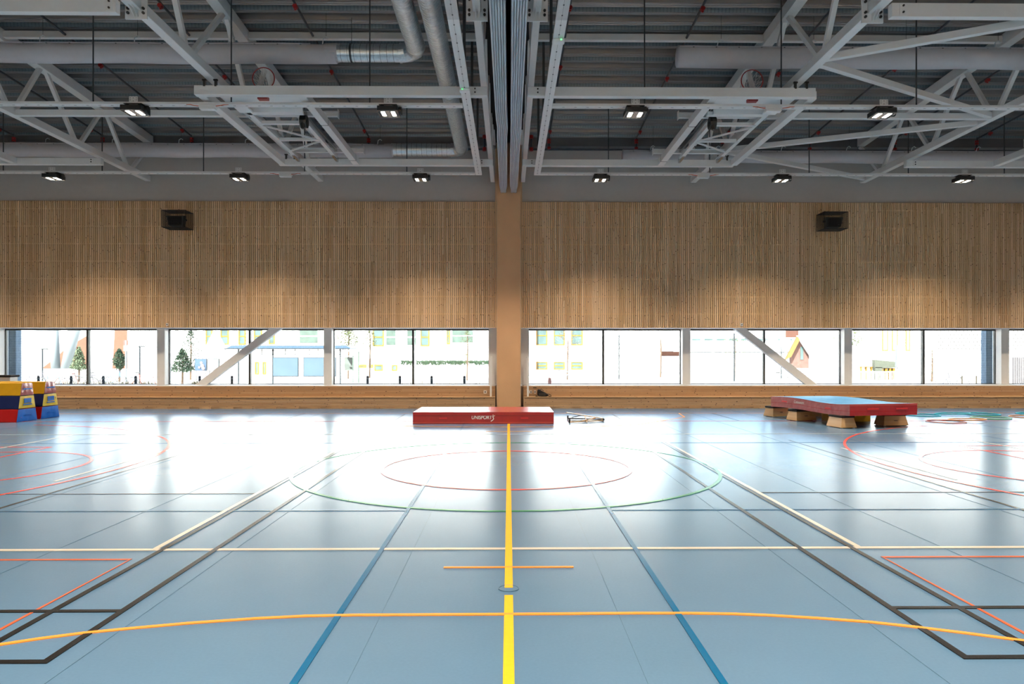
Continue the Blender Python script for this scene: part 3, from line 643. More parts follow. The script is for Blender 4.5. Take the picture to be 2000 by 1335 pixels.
p = at(1044.5, 756.5, 22.88); tag(MB().box(p[0]-.055, p[0]+.055, 22.84, 22.90, p[2]-.012, p[2]+.012).build('cable_clip', M['black'], bevel=.005), 'small flat black fitting above the switch on the bench back', 'fitting')
# backpack
p = at(1060, 775, 22.72); t = thing('backpack', 'small black bag slumped on the bench right of the timber column', 'bag', (p[0], 22.72, .36))
mb = MB(); X = p[0]; prof2 = [(-.16,.0),(.17,.0),(.19,.04),(.12,.11),(.0,.16),(-.08,.22),(-.14,.235),(-.17,.20),(-.175,.08)]
rows = []
for y, k in ((22.62,.80),(22.66,.97),(22.72,1.03),(22.79,.97),(22.83,.8)): rows.append([(X+a*k, y, .361+b*k) for a, b in prof2])
n = len(prof2); vs = [v for g in rows for v in g]
mb.add(vs, [(i*n+j, (i+1)*n+j, (i+1)*n+(j+1) % n, i*n+(j+1) % n) for i in range(4) for j in range(n)]+[tuple(range(n))[::-1][::-1], tuple(4*n+j for j in range(n))[::-1]])
o = mb.build('bag_body', M['pad'], t, smooth=True); o.modifiers.new('s', 'SUBSURF').levels = 2; o.modifiers['s'].render_levels = 2
MB().tube([(X+.1,22.66,.45),(X+.2,22.64,.44),(X+.25,22.63,.41),(X+.26,22.62,.375),(X+.22,22.61,.368),(X+.17,22.62,.39)], .012, 6).build('strap', M['black'], t)
MB().tube([(X-.12,22.66,.56),(X-.05,22.6,.60),(X+.03,22.62,.54)], .01, 6).build('handle', M['black'], t)
MB().tube([(X-.17,22.66,.39),(X-.22,22.63,.40),(X-.23,22.62,.375),(X-.16,22.61,.37)], .008, 6).build('strap', M['black'], t)
MB().box(X-.13, X+.08, 22.605, 22.63, .375, .46).build('front_pocket', M['black'], t, bevel=.01)
# caged speakers
def caged(x0, x1, side):
    z0, z1, ya, yb = 5.595, 6.11, 22.36, 22.93; s = 1 if side == 'left' else -1; xm = (x0+x1)/2
    t = thing('speaker', 'black wall speaker high on the %s half of the slatted wall, inside the wire cage' % side, 'speaker', (xm, 22.6, 5.7), 'caged speakers on the slats')
    a = .04; mb = MB(); tl = .07
    X0, X1 = xm-.275, xm+.275
    mb.hexa([(X0+.05,ya+.12+tl,z0+.06),(X1-.05,ya+.12+tl,z0+.06),(X1-.10,yb-.13,z0+.05),(X0+.10,yb-.13,z0+.05),(X0,ya+.09,z0+.36),(X1,ya+.09,z0+.36),(X1-.07,yb-.13,z0+.42),(X0+.07,yb-.13,z0+.42)])
    mb.build('speaker_body', M['black'], t, bevel=.02)
    MB().box(X0+.08, X1-.08, ya+.085, ya+.12, z0+.08, z0+.33).build('grille', M['pad'], t)
    MB().box(xm-.03, xm+.03, yb-.14, yb, z0+.18, z0+.3).build('wall_bracket', M['black'], t)
    MB().tube([(xm+s*.24,22.6,z0+.25),(xm+s*.30,22.6,z0+.25)], .035, 10).build('knob', M['black'], t)
    MB().box(xm+.1, xm+.13, ya+.08, ya+.086, z0+.12, z0+.13).build('badge', M['chrome'], t)
    c = thing('speaker_cage', 'dark wire mesh cage round the wall speaker on the %s half of the slatted wall' % side, 'cage', (xm, ya, z0), 'wire cages')
    E = [(x,y,z) for x in (x0,x1) for y in (ya,yb) for z in (z0,z1)]; mb = MB()
    for i in range(8):
        for j in range(i+1, 8):
            if sum(abs(E[i][q]-E[j][q]) > 1e-6 for q in range(3)) == 1: mb.tube([E[i], E[j]], .006, 4)
    mb.build('cage_frame', M['black'], c)
    mb = MB(); q = .034; r = .0022
    def grid(o, u, v):
        o, u, v = Vector(o), Vector(u), Vector(v)
        for i in range(1, int(u.length/q)): d = u.normalized()*q*i; mb.bar(o+d, o+d+v, r*2, r*2)
        for i in range(1, int(v.length/q)): d = v.normalized()*q*i; mb.bar(o+d, o+d+u, r*2, r*2)
    W, D, Hh = (x1-x0,0,0), (0,yb-ya,0), (0,0,z1-z0)
    grid((x0,ya,z0), W, Hh); grid((x0,ya,z0), D, Hh); grid((x1,ya,z0), D, Hh); grid((x0,ya,z0), W, D); grid((x0,ya,z1), W, D)
    mb.build('wire_mesh', M['black'], c, kind='stuff')
caged(-10.66, -9.93, 'left'); caged(9.79, 10.53, 'right')
# ================================================================== MATS AND GYM GEAR
M['dimprint'] = mat('dim_print', (.50,.42,.40), .5)  # lettering in a dimmer, warmer white than the other print
def textobj(s, size, shear=0, m='print'):
    cu = bpy.data.curves.new('txt', 'FONT'); cu.body = s; cu.size = size; cu.shear = shear; cu.extrude = .001; cu.offset = size*.02; cu.align_x = 'CENTER'
    ob = bpy.data.objects.new('txt', cu); C.objects.link(ob); bpy.context.view_layer.update(); dg = bpy.context.evaluated_depsgraph_get()
    me = bpy.data.meshes.new_from_object(ob.evaluated_get(dg)); bpy.data.objects.remove(ob); me.materials.clear(); me.materials.append(M[m]); return me
def put_text(me, name, parent, loc, rot, **k):
    o = part(name, me, parent, **k); o.matrix_basis = Matrix.Translation(loc) @ rot; return o
RX = Matrix.Rotation(PI/2, 4, 'X')
# low red mat in the centre
t = thing('landing_mat', 'low bright red vinyl landing mat lying in front of the timber column', 'mat', (-.6, 18.3, 0))
x0, x1, y0, y1 = -2.30, 1.085, 17.42, 19.2; zt = .285
def softbox(x0, x1, y0, y1, z0, z1, nx, ny, amp, seed):
    rr = random.Random(seed); mb = MB(); g = {}
    def V(i, j): return (x0+(x1-x0)*i/nx, y0+(y1-y0)*j/ny)
    vt = [[(V(i,j)[0], V(i,j)[1], z1+(amp*rr.uniform(-1,1) if 0 < i < nx and 0 < j < ny else 0)) for j in range(ny+1)] for i in range(nx+1)]
    vs = [v for r_ in vt for v in r_]; fs = [(i*(ny+1)+j, (i+1)*(ny+1)+j, (i+1)*(ny+1)+j+1, i*(ny+1)+j+1) for i in range(nx) for j in range(ny)]
    mb.add(vs, fs); mb.add([(a,b,z0) for a,b in ((x0,y0),(x1,y0),(x1,y1),(x0,y1))]+[(a,b,z1) for a,b in ((x0,y0),(x1,y0),(x1,y1),(x0,y1))], [(0,3,2,1),(0,1,5,4),(1,2,6,5),(2,3,7,6),(3,0,4,7)]); return mb
softbox(x0, x1, y0, y1, .0, zt, 18, 9, .004, 3).build('mat_cover', M['vred'], t)
MB().box(x0-.003, x1+.003, y0-.006, y0, .195, .207).build('zip_seam', mat('dark_red_seam', (.16,.005,.008), .5), t)
MB().box(x0-.002, x1+.002, y0-.005, y0, .018, .045).build('lower_piping', mat('pale_red_strip', (.50,.06,.045), .45), t, label='paler red strip along the bottom')
for a, b in ((at(858,0,17.4)[0], at(873,0,17.4)[0]), (at(1017,0,17.4)[0], at(1032,0,17.4)[0])): MB().box(a, b, y0-.014, y0-.006, .125, .155).build('handle', M['vredweb'], t)
MB().box((x0+x1)/2-.006+.1, (x0+x1)/2+.006+.1, y0, y1, zt, zt+.004).build('fold_seam', mat('fold_seam_red', (.3,.01,.012), .4), t)
put_text(textobj('UNISPORT', .125, .12), 'printed_name', t, (at(940.5,0,17.4)[0], y0-.004, .118), RX @ Matrix.Scale(.83, 4, (1,0,0)), label='white UNISPORT lettering')
xf = at(963, 0, 17.4)[0]; mb = MB()
def stroke(pts, w): 
    for a, b in zip(pts, pts[1:]): mb.bar((xf+a[0], y0-.004, .15+a[1]), (xf+b[0], y0-.004, .15+b[1]), .004, w, up=(0,0,1))
stroke([(-.055,-.085),(-.02,-.065),(.01,-.035),(.012,-.01),(-.005,.015),(.0,.045)], .02); stroke([(.0,.035),(.025,.04),(.045,.055)], .012); mb.tube([(xf+.0,y0-.006,.15+.062),(xf+.0,y0-.002,.15+.062)], .013, 10)
mb.build('printed_figure', M['print'], t, label='small white running figure mark')
# folded trestle
t = thing('folded_trestle', 'small folded frame of pale boards and dark bars right of the red mat', 'frame', (at(1143,822,18)[0], 18.1, 0))
def G0(px, py, z=0.03): return atz(px, py, z)
A = G0(1112.5,823.5,.03); B = G0(1178.5,820.5,.03); A2 = G0(1109,816.5,.03); B2 = G0(1177,818.5,.03)
wd_ = mat('pale_plywood', (.60,.52,.42), .35); wd2 = mat('wood_rail', (.50,.33,.17), .5)
MB().bar(A, B, .035, .03).build('rail', wd2, t); MB().bar(A2, B2, .035, .03).build('rail', M['rod'], t)
MB().bar((A[0],A[1],.01), (A2[0],A2[1],.01), .03, .02).build('end_bar', M['rod'], t)
MB().bar((A[0],A[1],.015), (B[0]-.02,B[1],.03), .05, .012).build('ground_rail', wd_, t)
for p_ in (A, A2): MB().tube([(p_[0],p_[1],0),(p_[0],p_[1],.10)], .02, 8).build('foot', M['bolt'], t)
MB().tube([(B[0],B[1]-.03,.05),(B2[0],B2[1]+.05,.05)], .028, 10).build('pivot', M['bolt'], t)
zc = 18.6; T0 = at(1107.5,805.5,18.9); T1 = at(1178,820,18.1)
q0 = Vector(T0); q1 = Vector((B[0], B[1]+.05, .075)); d = q1-q0
mb = MB().hexa([q0+Vector((.0,-.06,-.012)), q1+Vector((0,-.05,-.012)), q1+Vector((0,.05,-.012)), q0+Vector((-.02,.12,-.012)), q0+Vector((.0,-.06,.012)), q1+Vector((0,-.05,.012)), q1+Vector((0,.05,.012)), q0+Vector((-.02,.12,.012))])
mb.build('top_board', wd_, t, label='tilted pale board')
MB().bar(q0+d*.5+Vector((0,-.03,-.01)), Vector((A[0]+.42, A[1], .03)), .02, .02).build('strut', wd2, t)
MB().bar(q0+d*.42, Vector((A2[0]+.1, A2[1], .05)), .02, .02).build('strut', M['rod'], t)
MB().bar(Vector((A[0]+.3, A[1]+.02, .05)), Vector((B[0]-.2, B[1]+.02, .09)), .02, .02).build('strut', wd2, t)
# thick crash mat on boxes
L_, N_, R_ = Vector((6.98,19.2)), Vector((7.62,16.1)), Vector((9.29,16.37)); K_ = L_+R_-N_
t = thing('crash_mat', 'thick dark red crash mat with sky blue top resting on small wooden boxes', 'mat', (8.1, 17.8, .3))
mb = MB(); zb, zt = .30, .565; nu, nv = 22, 12; rr = random.Random(5)
def sag(u, v): return -.030*math.sin(u*PI*2+.4)*(1-.3*v)-.018*math.sin(u*PI)
def mp(u, v): p = N_+(L_-N_)*u+(R_-N_)*v; return p.x, p.y
top_ = [[(*mp(i/nu, j/nv), zt+sag(i/nu, j/nv)+(rr.uniform(-1,1)*.006 if 0 < i < nu and 0 < j < nv else 0)) for j in range(nv+1)] for i in range(nu+1)]
bt_ = [[(*mp(i/nu, j/nv), zb+.6*sag(i/nu, j/nv)) for j in range(nv+1)] for i in range(nu+1)]
vs = [v for r_ in top_ for v in r_]; fs = [(i*(nv+1)+j, i*(nv+1)+j+1, (i+1)*(nv+1)+j+1, (i+1)*(nv+1)+j) for i in range(nu) for j in range(nv)]
mb.add(vs, fs); mb.build('blue_top', M['vsky'], t, smooth=True, label='sky blue top sheet')
def wall_strip(seq, me, name, m, z0f, z1f, off=0, **k):
    b_ = MB(); vs = []; n = len(seq)
    for (i, j) in seq:
        a, b2 = Vector(top_[i][j]), Vector(bt_[i][j]); vs += [b2+(a-b2)*z0f, b2+(a-b2)*z1f]
    if off:
        c = Vector((8.14, 17.8, .4))
        vs = [v+Vector(((v.x-c.x), (v.y-c.y), 0)).normalized()*off for v in vs]
    b_.add(vs, [(2*i, 2*i+2, 2*i+3, 2*i+1) for i in range(n-1)]); return b_.build(name, M[m] if isinstance(m, str) else m, t, **k)
ring = [(i,0) for i in range(nu,-1,-1)]; r2 = [(0,j) for j in range(nv+1)]; r3 = [(i,nv) for i in range(nu+1)]; r4 = [(nu,j) for j in range(nv,-1,-1)]
wall_strip(ring, None, 'long_side', 'vdusty', 0, 1, label='creased dusty red long side'); wall_strip(r2, None, 'end_side', 'vred', 0, 1); wall_strip(r3, None, 'long_side', 'vred', 0, 1); wall_strip(r4, None, 'end_side', 'vred', 0, 1)
b_ = MB(); b_.add([v for r_ in bt_ for v in r_], [f[::-1] for f in fs]).build('underside', M['vred'], t)
wall_strip(r2, None, 'top_band', mat('rim_red', (.42,.05,.045), .4), .84, 1, .004); wall_strip(r2, None, 'seam', 'vred2', .34, .37, .005); wall_strip(ring, None, 'seam', 'vred2', .40, .43, .004); wall_strip(ring, None, 'rim', 'vred', .95, 1, .006)
def on_side(u, z, off=.012): p = N_+(L_-N_)*u; n_ = Vector(((L_-N_).y, -(L_-N_).x)).normalized(); n_ = -n_ if n_.x > 0 else n_; return Vector((p.x+n_.x*off, p.y+n_.y*off, z))
ang = math.atan2((L_-N_).y, (L_-N_).x)
for u in (.24, .80):
    a, b2 = on_side(u-.035, .45+sag(u,0)), on_side(u+.035, .45+sag(u,0)); MB().bar(a, b2, .01, .035).build('handle', M['vredweb'], t)
for v in (.25, .68): p = N_+(R_-N_)*v; q = N_+(R_-N_)*(v+.17); MB().bar((p.x+.003,p.y-.012,.44), (q.x+.003,q.y-.012,.445), .01, .03).build('handle', M['vredweb'], t)
pm = on_side(.60, .45, .014); rotz = Matrix.Rotation(ang+PI, 4, 'Z')
put_text(textobj('Colosseum', .092, .1, 'dimprint'), 'printed_name', t, pm, rotz @ RX, label='white Colosseum lettering')
# wooden boxes
def step_box(cx, cy, rz, label, L=.56, W=.40, h=.235):
    t = thing('vault_box', label, 'box', (cx, cy, 0), 'low wooden boxes under the crash mat', rz, local=True)
    bx_, by_ = L/2, W/2; tx, ty = L/2-.045, W/2-.05
    MB().hexa([(-bx_,-by_,.012),(bx_,-by_,.012),(bx_,by_,.012),(-bx_,by_,.012),(-tx,-ty,h),(tx,-ty,h),(tx,ty,h),(-tx,ty,h)]).build('box_body', M['beech'], t, bevel=.004)
    MB().box(-tx-.02, tx+.02, -ty-.02, ty+.02, h, h+.045).build('pad', M['pad'], t, bevel=.015)
    for sx in (-1, 1):
        for sy in (-1, 1): MB().box(sx*(bx_-.05)-.02, sx*(bx_-.05)+.02, sy*(by_-.05)-.02, sy*(by_-.05)+.02, 0, .012).build('foot', M['print'], t)
    MB().box(-.05,.05,-by_+.02,-by_+.028,.13,.135).box(-.04,.04,-by_+.014,-by_+.02,.118,.128).build('printed_label', M['bolt'], t)
    return t
def bp(px, py): p = atz(px, py, 0); return p[0], p[1]
x, y = bp(1654,836); step_box(x, y+.27, math.radians(-80)+PI, 'wooden box with black pad nearest the camera under the crash mat corner')
x, y = bp(1753,832); step_box(x-.02, y+.25, math.radians(6), 'wooden box with black pad under the right end of the crash mat', L=.62)
x, y = bp(1573,822); step_box(x, y+.25, math.radians(18), 'wooden box with black pad, second from the left under the crash mat', L=.62)
x, y = bp(1524,814); step_box(x, y+.25, math.radians(20), 'leftmost wooden box with black pad under the crash mat', L=.58)
x, y = bp(1607,814); step_box(x, y+.3, math.radians(10), 'wooden box half hidden in the shade behind the others under the crash mat')
for px, w_, l in ((1636,.42,'left'), (1681,.5,'right')):
    x, y = bp(px, 823); t = thing('foam_block', 'yellow foam block with navy top standing in the shade under the crash mat, %s one' % l, 'block', (x, y+.25, 0), 'foam blocks under the crash mat')
    MB().box(x-w_/2, x+w_/2, y, y+.45, 0, .21).build('block_body', M['vmust'], t, bevel=.01); MB().box(x-w_/2-.003, x+w_/2+.003, y-.003, y+.453, .21, .262).build('block_top', M['vnavy'], t, bevel=.008)
# hoops on the floor
hc = {'teal': mat('teal_hoop', (.0,.34,.42), .3), 'green': mat('green_hoop', (.16,.40,.22), .3), 'orange': mat('orange_hoop', (.62,.27,.07), .3), 'brown': mat('brown_red_hoop', (.42,.12,.07), .3)}
for x0, x1, ya, yb, c, l in ((1772,1833,809,813.5,'teal','teal hoop partly hidden by the crash mat'), (1830,1891,807,812.5,'teal','teal hoop, middle one of the far three'), (1887,1949,806.7,812,'teal','teal hoop, right one of the far three'),
                        (1901,1969,814,819.3,'green','green hoop beside the orange hoop'), (1856,1921.5,818.4,824.3,'orange','orange hoop overlapping the brown-red hoop'), (1813,1882,821,827,'brown','brown-red hoop nearest the camera'),
                        (1990,2052,806.7,811,'teal','teal hoop cut by the right edge of the photo'), (1976.5,2042,812,817,'orange','orange hoop cut by the right edge of the photo')):
    n_ = atz((x0+x1)/2, yb, 0); f_ = atz((x0+x1)/2, ya, 0); cy = (n_[1]+f_[1])/2; cx = at((x0+x1)/2, 0, cy)[0]; r = (x1-x0)/2/F*cy
    tilt = .012
    o = MB().tube([(cx+r*math.cos(a), cy+r*math.sin(a), .016+(.02+.02*math.cos(a+1) if 'overlap' in l or 'middle' in l else 0)) for a in [2*PI*i/40 for i in range(40)]], .0135, 7, closed=True).build('gym_hoop', hc[c], smooth=True)
    tag(o, l+', lying on the floor', 'hoop', 'gymnastics hoops on the floor')
# padded vaulting boxes
def vault(y0, label):
    xe = -12.1; L = 2.4; t = thing('padded_vault', label, 'vaulting box', (xe-L/2, y0+.4, 0), 'padded vaulting boxes')
    def hw(z): return .40-(.40-.20)*z/.96
    lv = [(0,.315),(.325,.64),(.65,.96)]
    cs = [('vred2','vblue','bottom_section'),('vnavy','vyel','middle_section'),('vmust','vdusty','top_section')]
    yc = y0+.4
    for (z0, z1), (ms, me_, nm) in zip(lv, cs):
        a, b = hw(z0), hw(z1)
        mb = MB(); v = [(xe-L,yc-a,z0),(xe,yc-a,z0),(xe,yc+a,z0),(xe-L,yc+a,z0),(xe-L,yc-b,z1),(xe,yc-b,z1),(xe,yc+b,z1),(xe-L,yc+b,z1)]
        s_ = mb.hexa(v).build(nm, M[ms], t, bevel=.008)
        # creased end cover
        mb = MB(); rr = random.Random(int(y0*10)+int(z0*10)); nx_, nz_ = 9, 6; vs = []
        for i in range(nx_+1):
            for j in range(nz_+1):
                z = z0+.006+(z1-z0-.012)*j/nz_; h = hw(z)-.012; edge = i in (0, nx_) or j in (0, nz_)
                vs.append((xe+(.003 if edge else .010+rr.uniform(-.006,.006)+.006*math.sin(i*1.9+j*.5)), yc-h+2*h*i/nx_, z))
        mb.add(vs, [(i*(nz_+1)+j, (i+1)*(nz_+1)+j, (i+1)*(nz_+1)+j+1, i*(nz_+1)+j+1) for i in range(nx_) for j in range(nz_)])
        mb.build('end_cover', M[me_], s_, smooth=True)
    PINV_local = PINV[t.name]
    MB().box(xe+.02, xe+.028, yc-.17, yc+.15, .795, .825).build('blue_strap', M['vblue'], t)
    MB().box(xe+.02, xe+.028, yc-.17, yc+.15, .408, .436).build('blue_strap', M['vblue'], t)
    MB().box(xe+.02, xe+.026, yc-.14, yc+.13, .46, .575).build('blue_label', M['vblue'], t)
    mb = MB()
    for i in range(7): mb.box(xe+.026, xe+.029, yc-.115+i*.033, yc-.115+i*.033+.018, .495+.006*(i % 3), .525+.006*(i % 2))
    mb.build('label_print', M['vsky'], t)
    MB().tube([(xe+.014,yc-.14,.15),(xe+.035,yc-.08,.165),(xe+.035,yc+.08,.165),(xe+.014,yc+.14,.15)], .009, 6).build('carry_loop', M['vblue'], t)
vault(17.94, 'yellow, navy and red padded vaulting box nearest the camera at the left edge')
vault(18.86, 'yellow, navy and red padded vaulting box behind the nearer one at the left edge')
t = thing('vaulting_horse', 'black-topped white vaulting horse behind the padded boxes at the left edge', 'vaulting horse', (-14.5, 20.5, 0))
zt = at(20,732,20.5)[2]; xr = at(30,732,20.5)[0]
MB().box(xr-1.3, xr, 20.3, 20.7, zt-.055, zt).build('padded_top', M['pad'], t, bevel=.02)
MB().box(xr-1.25, xr-.04, 20.34, 20.66, zt-.17, zt-.055).box(xr-.12, xr-.04, 20.34, 20.66, .05, zt-.16).box(xr-1.25, xr-1.17, 20.34, 20.66, .05, zt-.16).build('body', M['white2'], t, bevel=.01)
for x in (-.35, -.6): MB().bar((xr+x, 20.4, .05), (xr+x+.05, 20.45, zt-.17), .04, .04).build('leg', M['black'], t)
MB().box(xr-1.3, xr, 20.36, 20.64, 0, .06).build('base', M['black'], t)
# ================================================================== OUTSIDE
OUT0 = set(bpy.data.materials)

pave = mat('pale_paving', (.55,.54,.52), .8, var=.03, scale=.6)
struct(MB().box(-90, 90, YG+.4, 140, -.1, -.02).build('ground', pave), 'pale sunlit paving outside')
OW = mat('white_render', (.80,.80,.79), .8, var=.01, scale=.3); OB = mat('red_brickwork', (.075,.033,.022), .85, var=.15, scale=6); OG = mat('facade_glass', (.035,.055,.055), .3, var=.3, scale=1)
OY = mat('yellow_frame', (0.1078,0.05775,0.00616), .5); OS = mat('shelter_steel', (.012,.016,.019), .5); OBL = mat('poster_blue', (0.0308,0.05005,0.0693), .5, var=.08, scale=1.5); HO = mat('perforation_dark', (.045,.043,.042), .9)
GR = mat('pine_green', (0.01386,0.02618,0.0154), .8, var=.3, scale=3); GR2 = mat('leaf_green', (0.04235,0.05236,0.0231), .8, var=.3, scale=3); BARK = mat('bark', (.05,.035,.025), .9); CON = mat('pale_concrete', (0.0924,0.1078,0.1155), .8, var=.05, scale=.3)
BR = mat('blue_grey_brick', (.16,.21,.26), .85, var=.15, scale=9)
# brick piers outside the end windows
for x0, t_ in ((-17.19,'left'), (16.15,'right')):
    W_ = .78; t = thing('brick_pier', 'blue grey brick pier outside the window near the %s edge of the photo' % t_, 'pier', (x0+W_/2, 24.4, 0), 'brick piers outside')
    y0 = 24.3; D_ = .30; MB().box(x0+.01, x0+W_-.01, y0+.01, y0+D_-.01, -.02, 3.6).build('mortar_core', mat('mortar_'+t_, (.32,.38,.42), .9), t)
    bm = {}; xs_ = x0+W_ if t_ == 'left' else x0
    sm_ = MB().box(-.012, .012, 0, D_/2-.01, 0, .05).mesh('brick', BR); sl_ = MB().box(-.012, .012, 0, D_-.01, 0, .05).mesh('brick', BR)
    for k in range(46):
        z = .25+k*.0575
        if z > 2.9: break
        segs = [(0,.24),(.25,.49),(.50,.78)] if k % 2 else [(0,.12),(.13,.37),(.38,.62),(.63,.78)]
        for a, b in segs:
            key = round(b-a, 3)
            if key not in bm: bm[key] = MB().box(0, b-a, 0, .09, 0, .048).mesh('brick', BR)
            o = part('brick', bm[key], t); o.location = (x0+a, y0-.004*((k*7+int(a*10)) % 3), z)
        if k % 2:
            for yy in (0, D_/2): o = part('brick', sm_, t); o.location = (xs_, y0+yy+.005, z)
        else: o = part('brick', sl_, t); o.location = (xs_, y0+.005, z)
MBX = MB
def bldg(name, label, Y, px0, px1, pt, pb, m, depth=6, zbase=0):
    t = thing(name, label, 'building', at((px0+px1)/2, 720, Y))
    a, b = at(px0, pt, Y), at(px1, pb, Y); MB().box(a[0], b[0], Y, Y+depth, zbase, a[2]).build('wall', m, t); return t
def win(t, Y, px0, px1, py0, py1, fr, gl=None, bars=1):
    a, b = at(px0, py0, Y), at(px1, py1, Y); f = .09
    w_ = MB().box(a[0], b[0], Y-.06, Y+.02, a[2]-f, a[2]).box(a[0], b[0], Y-.06, Y+.02, b[2], b[2]+f).box(a[0], a[0]+f, Y-.06, Y+.02, b[2]+f, a[2]-f).box(b[0]-f, b[0], Y-.06, Y+.02, b[2]+f, a[2]-f)
    if bars: zm = (a[2]+b[2])/2; w_.box(a[0]+f, b[0]-f, Y-.05, Y+.02, zm-f/2, zm+f/2)
    w_ = w_.build('window', fr, t); MB().box(a[0]+f, b[0]-f, Y-.03, Y+.01, b[2]+f, a[2]-f).build('pane', gl or OG, w_)
def holes(t, Y, px0, px1, py0, py1, pitch=3.6, sz=.045, keep=.85, sq=False, seed=1):
    rr = random.Random(seed); mb = MB(); r = 0; y = py0
    while y < py1:
        x = px0+(pitch/2 if r % 2 else 0)
        while x < px1:
            if rr.random() < keep:
                c = Vector(at(x, y, Y-.012)); q = sz*(1 if not sq else 1.2); qz = q*1.3
                mb.add([c+Vector((-q,0,0)), c+Vector((0,0,-qz)), c+Vector((q,0,0)), c+Vector((0,0,qz)), c+Vector((-q,.02,0)), c+Vector((0,.02,-qz)), c+Vector((q,.02,0)), c+Vector((0,.02,qz))], [(0,1,2,3),(0,4,5,1),(1,5,6,2),(2,6,7,3),(3,7,4,0)])
            x += pitch
        y += pitch*.9; r += 1
    mb.build('perforation', HO, t, kind='stuff', label='dark diamond perforations')
# far left: brick building behind white leaning pillars
t = bldg('brick_building', 'red brick building behind the white leaning pillars, outside the leftmost window', 66, -40, 249, 560, 735, OB, 8)
t2 = thing('concrete_shell', 'white curved concrete shell on leaning pillars outside the leftmost window', 'building', at(140,735,52))
Y = 52
def pillar(p, q, r0, r1, m=OW): MB().tube([at(*p, Y), at(*q, Y)], [r0, r1], 16).build('pillar', m, t2, smooth=True)
pillar((58,735),(62,600),.55,.65); pillar((109,722),(105,640),.30,.30, CON); pillar((128,722),(150,620),.32,.42, CON); pillar((189,735),(189,600),.58,.62); pillar((206,735),(213,600),.40,.44)
a = [at(x, y, Y+1.2) for x, y in ((30,600),(139,600),(137,645),(118,656),(94,670),(74,684),(56,700),(30,720))]; MB().prism(a, (0,3,0)).build('shell', OW, t2)
MB().box(at(-60,719,47)[0], at(330,719,47)[0], 47, 47.4, 0, at(0,720,47)[2]).build('low_wall', OW, t2)
# perforated white building left
t = bldg('perforated_building', 'white building with a diamond-perforated facade behind the second and third windows from the left', 60, 249, 1030, 470, 735, OW, 8)
holes(t, 60, 256, 312, 645, 696); holes(t, 60, 336, 405, 645, 697, keep=.6, seed=2); holes(t, 60, 455, 486, 645, 700, keep=.6, seed=3); holes(t, 60, 376, 440, 690, 730, keep=.3, seed=4)
GV = mat('green_tint_glass', (0.03465,0.05005,0.04389), .3, var=.3, scale=2)
for x0, x1, yb, m in ((402,415,673,OG),(431,447,673,OG),(466,480,673,OG),(496,512,672,OG),(525,537,672,OG),(583,623,672,GV),(728,750,676,OG),(752,775,676,GV),(793,815,676,GV),(821,839,676,OG),(872,879,672,OG),(881,926,671,GV)): win(t, 60, x0, x1, 640, yb, OY if m is OG else OW, m)
for x0, x1, y0_, y1_ in ((498,506,706,731),(513,520,706,731),(701,716,712,718),(720,729,712,718),(731,748,712,724),(765,776,712,724)): win(t, 60, x0, x1, y0_, y1_, OY, bars=0)
for x0, x1 in ((702,715),(719,748)): a, b = at(x0, 700, 60), at(x1, 711, 60); MB().box(a[0], b[0], 59.9, 60.01, b[2], a[2]).build('louvre', mat('beige_louvre', (.09,.075,.065), .8), t)
# building centre right
t = bldg('perforated_building', 'white building with yellow-framed windows and diamond perforations right of the timber column', 62, 1031, 1290, 470, 735, OW, 8)
for x0, x1 in ((1047,1069),(1081,1103),(1115,1138)):
    win(t, 62, x0, x1, 636, 674, OY, OG); win(t, 62, x0, x1, 706, 721.5, OY, OG)
holes(t, 62, 1147, 1287, 646, 696, pitch=4.1, sz=.05, keep=.55, seed=5); holes(t, 62, 1040, 1140, 687, 695, pitch=4.1, keep=.3, seed=6)
t = bldg('brick_building', 'low strip of red brick building seen at the end of the fourth window', 75, 1289, 1345, 686, 695, OB, 3)
MB().box(at(1280,0,74.5)[0], at(1350,0,74.5)[0], 74.5, 74.9, 0, at(0,695,74.5)[2]).build('white_base', OW, t)
# long low school building in window 5
t = bldg('low_building', 'long low white building with a band of small windows behind the right diagonal brace', 85, 1345, 1600, 610, 735, OW, 8)
a, b = at(1350,660,85), at(1372,665,85)
for i in range(9):
    x0 = 1350+i*24; win(t, 85, x0, x0+(19 if i < 6 else 6), 660, 666, CON, OG, bars=0)
MB().box(at(1345,0,84.9)[0], at(1545,0,84.9)[0], 84.8, 85, at(0,688,85)[2], at(0,686.6,85)[2]).build('ledge', OS, t)
# gabled brick house
t = thing('brick_house', 'gabled red brick house with white roof behind the right diagonal brace', 'house', at(1580,718,56)); Y = 56
OBP = mat('pink_brickwork', (0.06545,0.0385,0.03311), .9, var=.2, scale=5)
P_ = lambda x, y, Yy=Y: Vector(at(x, y, Yy))
MB().prism([P_(1545,719), P_(1580,719), P_(1592,706), P_(1562,665), P_(1545,697)], (0, .35, 0)).build('gable_wall', OBP, t)
MB().prism([P_(1534,703,Y-.5), P_(1558,657,Y-.5), P_(1562,664,Y-.5), P_(1546,696,Y-.5)], (0,.3,0)).build('roof_soffit', mat('timber_soffit', (0.0924,0.05005,0.01694), .7), t)
MB().prism([P_(1558,655,Y-.6), P_(1592,707,Y-.6), P_(1640,707,Y-.6), P_(1640,655,Y-.6)], (0,.3,0)).build('roof_slope', OW, t)
MB().box(P_(1563,0)[0], P_(1568.5,0)[0], Y-.05, Y, P_(0,702)[2], P_(0,677)[2]).build('window', OG, t)
MB().prism([P_(1611,676,Y-.7), P_(1638,676,Y-.7), P_(1638,702,Y-.7), P_(1623,702,Y-.7)], (0,.1,0)).build('dormer_roof', mat('purple_tile', (0.05005,0.0308,0.03234), .8), t)
